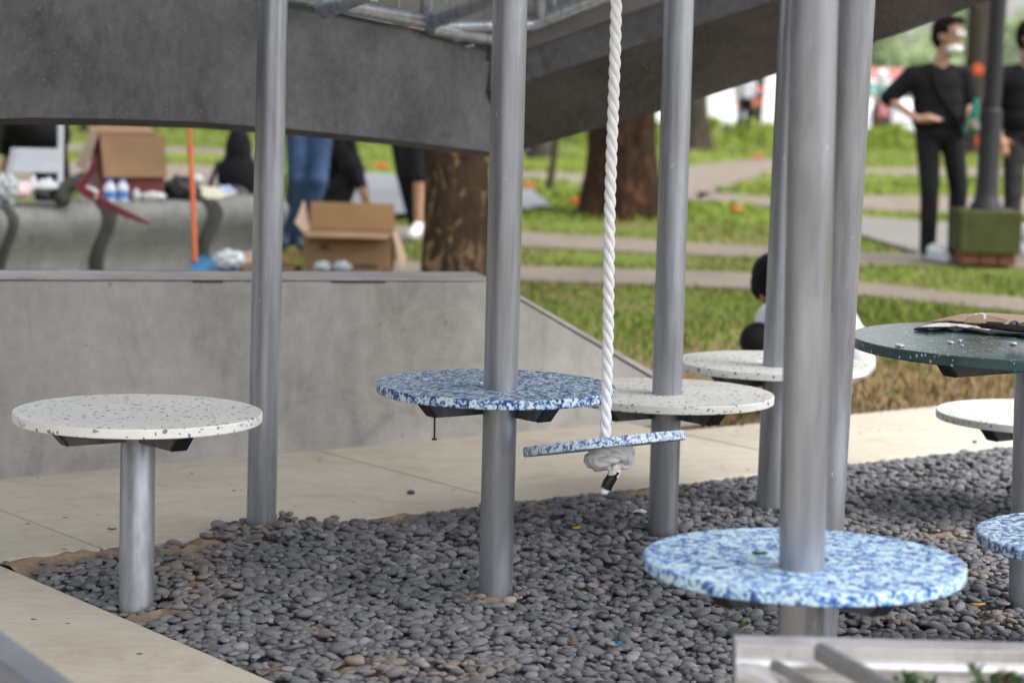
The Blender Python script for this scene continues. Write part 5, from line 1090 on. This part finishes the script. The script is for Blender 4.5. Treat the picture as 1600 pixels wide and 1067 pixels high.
mb = MB(); mb.prism([bl_(xo - bw / 2, -bdp / 2, bh), bl_(xo + bw / 2, -bdp / 2, bh), bl_(xo + bw / 2 - .02, -bdp / 2 - .13, bh - .02), bl_(xo - bw / 2 + .02, -bdp / 2 - .13, bh - .02)], (0, 0, .006)); mb.build('flap', CARD, cbt, smooth=None)
mb = MB(); mb.prism([bl_(xo - bw / 2, bdp / 2, bh), bl_(xo + bw / 2, bdp / 2, bh), bl_(xo + bw / 2 - .01, bdp / 2 + .05, bh + .15), bl_(xo - bw / 2 + .0, bdp / 2 + .05, bh + .15)], (0, .006, 0)); mb.build('flap', CARD_IN, cbt, smooth=None)
mb = MB(); mb.prism([bl_(xo - bw / 2, -bdp / 2, bh), bl_(xo - bw / 2, bdp / 2, bh), bl_(xo - bw / 2 - .03, bdp / 2 - .03, bh + .16), bl_(xo - bw / 2 - .05, -bdp / 2 + .03, bh + .05)], (-.006, 0, 0)); mb.build('flap', CARD_PALE, cbt, smooth=None)
mb = MB(); mb.prism([bl_(xo + bw / 2 + .004, -bdp / 2, bh), bl_(xo + bw / 2 + .004, bdp / 2, bh), bl_(xo + bw / 2 + .07, bdp / 2 - .03, bh - .16), bl_(xo + bw / 2 + .05, -bdp / 2 + .03, bh - .2)], (.006, 0, 0)); mb.build('flap', CARD_PALE, cbt, smooth=None)
PRINT = simple('box_print', (.07, .04, .02), .8)
for x, z, w_, h_ in ((-.13, .2, .05, .03), (-.08, .09, .04, .045), (.1, .1, .14, .025), (.22, .06, .03, .05)): mb = MB(); mb.box(bl_(xo + x, -bdp / 2 - .0042, z), (w_, .001, h_)); mb.build('printed_mark', PRINT, cbt)
for i, (px, py, sz_, m, lab, yw) in enumerate([(392, 385, .13, CARD_PALE, 'small pale cardboard flap behind the bare left pole', .5), (445, 398, .16, CARD_IN, 'small opened carton left of the large cardboard box', -.3)]):
    q = at(px, py, 13.0); t = thing('carton_piece', lab, 'carton', (q.x, q.y, 0)); Rm = Matrix.Rotation(yw, 3, 'Z')
    mb = MB(); mb.box((q.x, q.y, .045), (sz_, sz_ * .7, .09), Rm); mb.build('carton_body', CARD, t); mb = MB(); mb.prism([Vector((q.x, q.y, .092)) + Rm @ Vector(v) for v in ((-.08, -.04, 0), (.07, -.05, .01), (.12, .02, .09), (-.06, .05, .05))], (0, 0, .005)); mb.build('flap', m, t, smooth=None)
for i, (px, lab) in enumerate([(505, 'small clear cup left of centre before the cardboard box'), (535, 'small clear cup right of centre before the cardboard box')]):
    crumple('cup', at(px, 417, 12.6), (.05, .04, .03), CLEARP, lab, 'cup', 31 + i, 'clear cups before the cardboard box')
# tarpaulin on the grass
mb = MB(); NX, NY = 16, 10; A_, B_, C_, D_ = gz(528, 346), gz(862, 326), gz(830, 300), gz(545, 268)
for i in range(NX + 1):
    for j in range(NY + 1):
        q = A_.lerp(B_, i / NX).lerp(D_.lerp(C_, i / NX), j / NY); mb.v.append(q + Vector((0, 0, .0 + .03 * math.sin(i * 1.7 + j) * math.sin(j * 2.3 + i * .6) + .03)))
mb.f = [(i * (NY + 1) + j, (i + 1) * (NY + 1) + j, (i + 1) * (NY + 1) + j + 1, i * (NY + 1) + j + 1) for i in range(NX) for j in range(NY)]
tag(mb.build('tarpaulin', TARP, smooth=0), 'grey tarpaulin spread on the grass behind the cardboard box', 'tarpaulin')
# orange scraps on the lawn
for i, (px, py, r, lab) in enumerate([(1184, 247, .13, 'orange plastic heap on the far path'), (900, 318, .10, 'orange plastic at the foot of the red-brown trunk'), (1150, 329, .09, 'flat orange scrap on the grass right of the white stool pole'), (826, 293, .1, 'orange scrap on the grass beside the leaning stake'), (1527, 112, .15, 'orange cloth high on the broad dark trunk'), (1532, 222, .13, 'orange cloth low on the broad dark trunk'), (596, 262, .12, 'orange scrap on the grass beyond the squatting person'), (590, 216, .16, 'orange plastic under the canopy beyond the squatting person')]):
    r *= .68; c = gz(px, py) if i not in (4, 5) else at(px, py, 43.2)
    crumple('orange_scrap', c + Vector((0, 0, r * .25)), (r, r * .5, r * .38 if i not in (4, 5) else r), ORANGE_F, lab, 'scrap', 50 + i, 'orange scraps in the park')
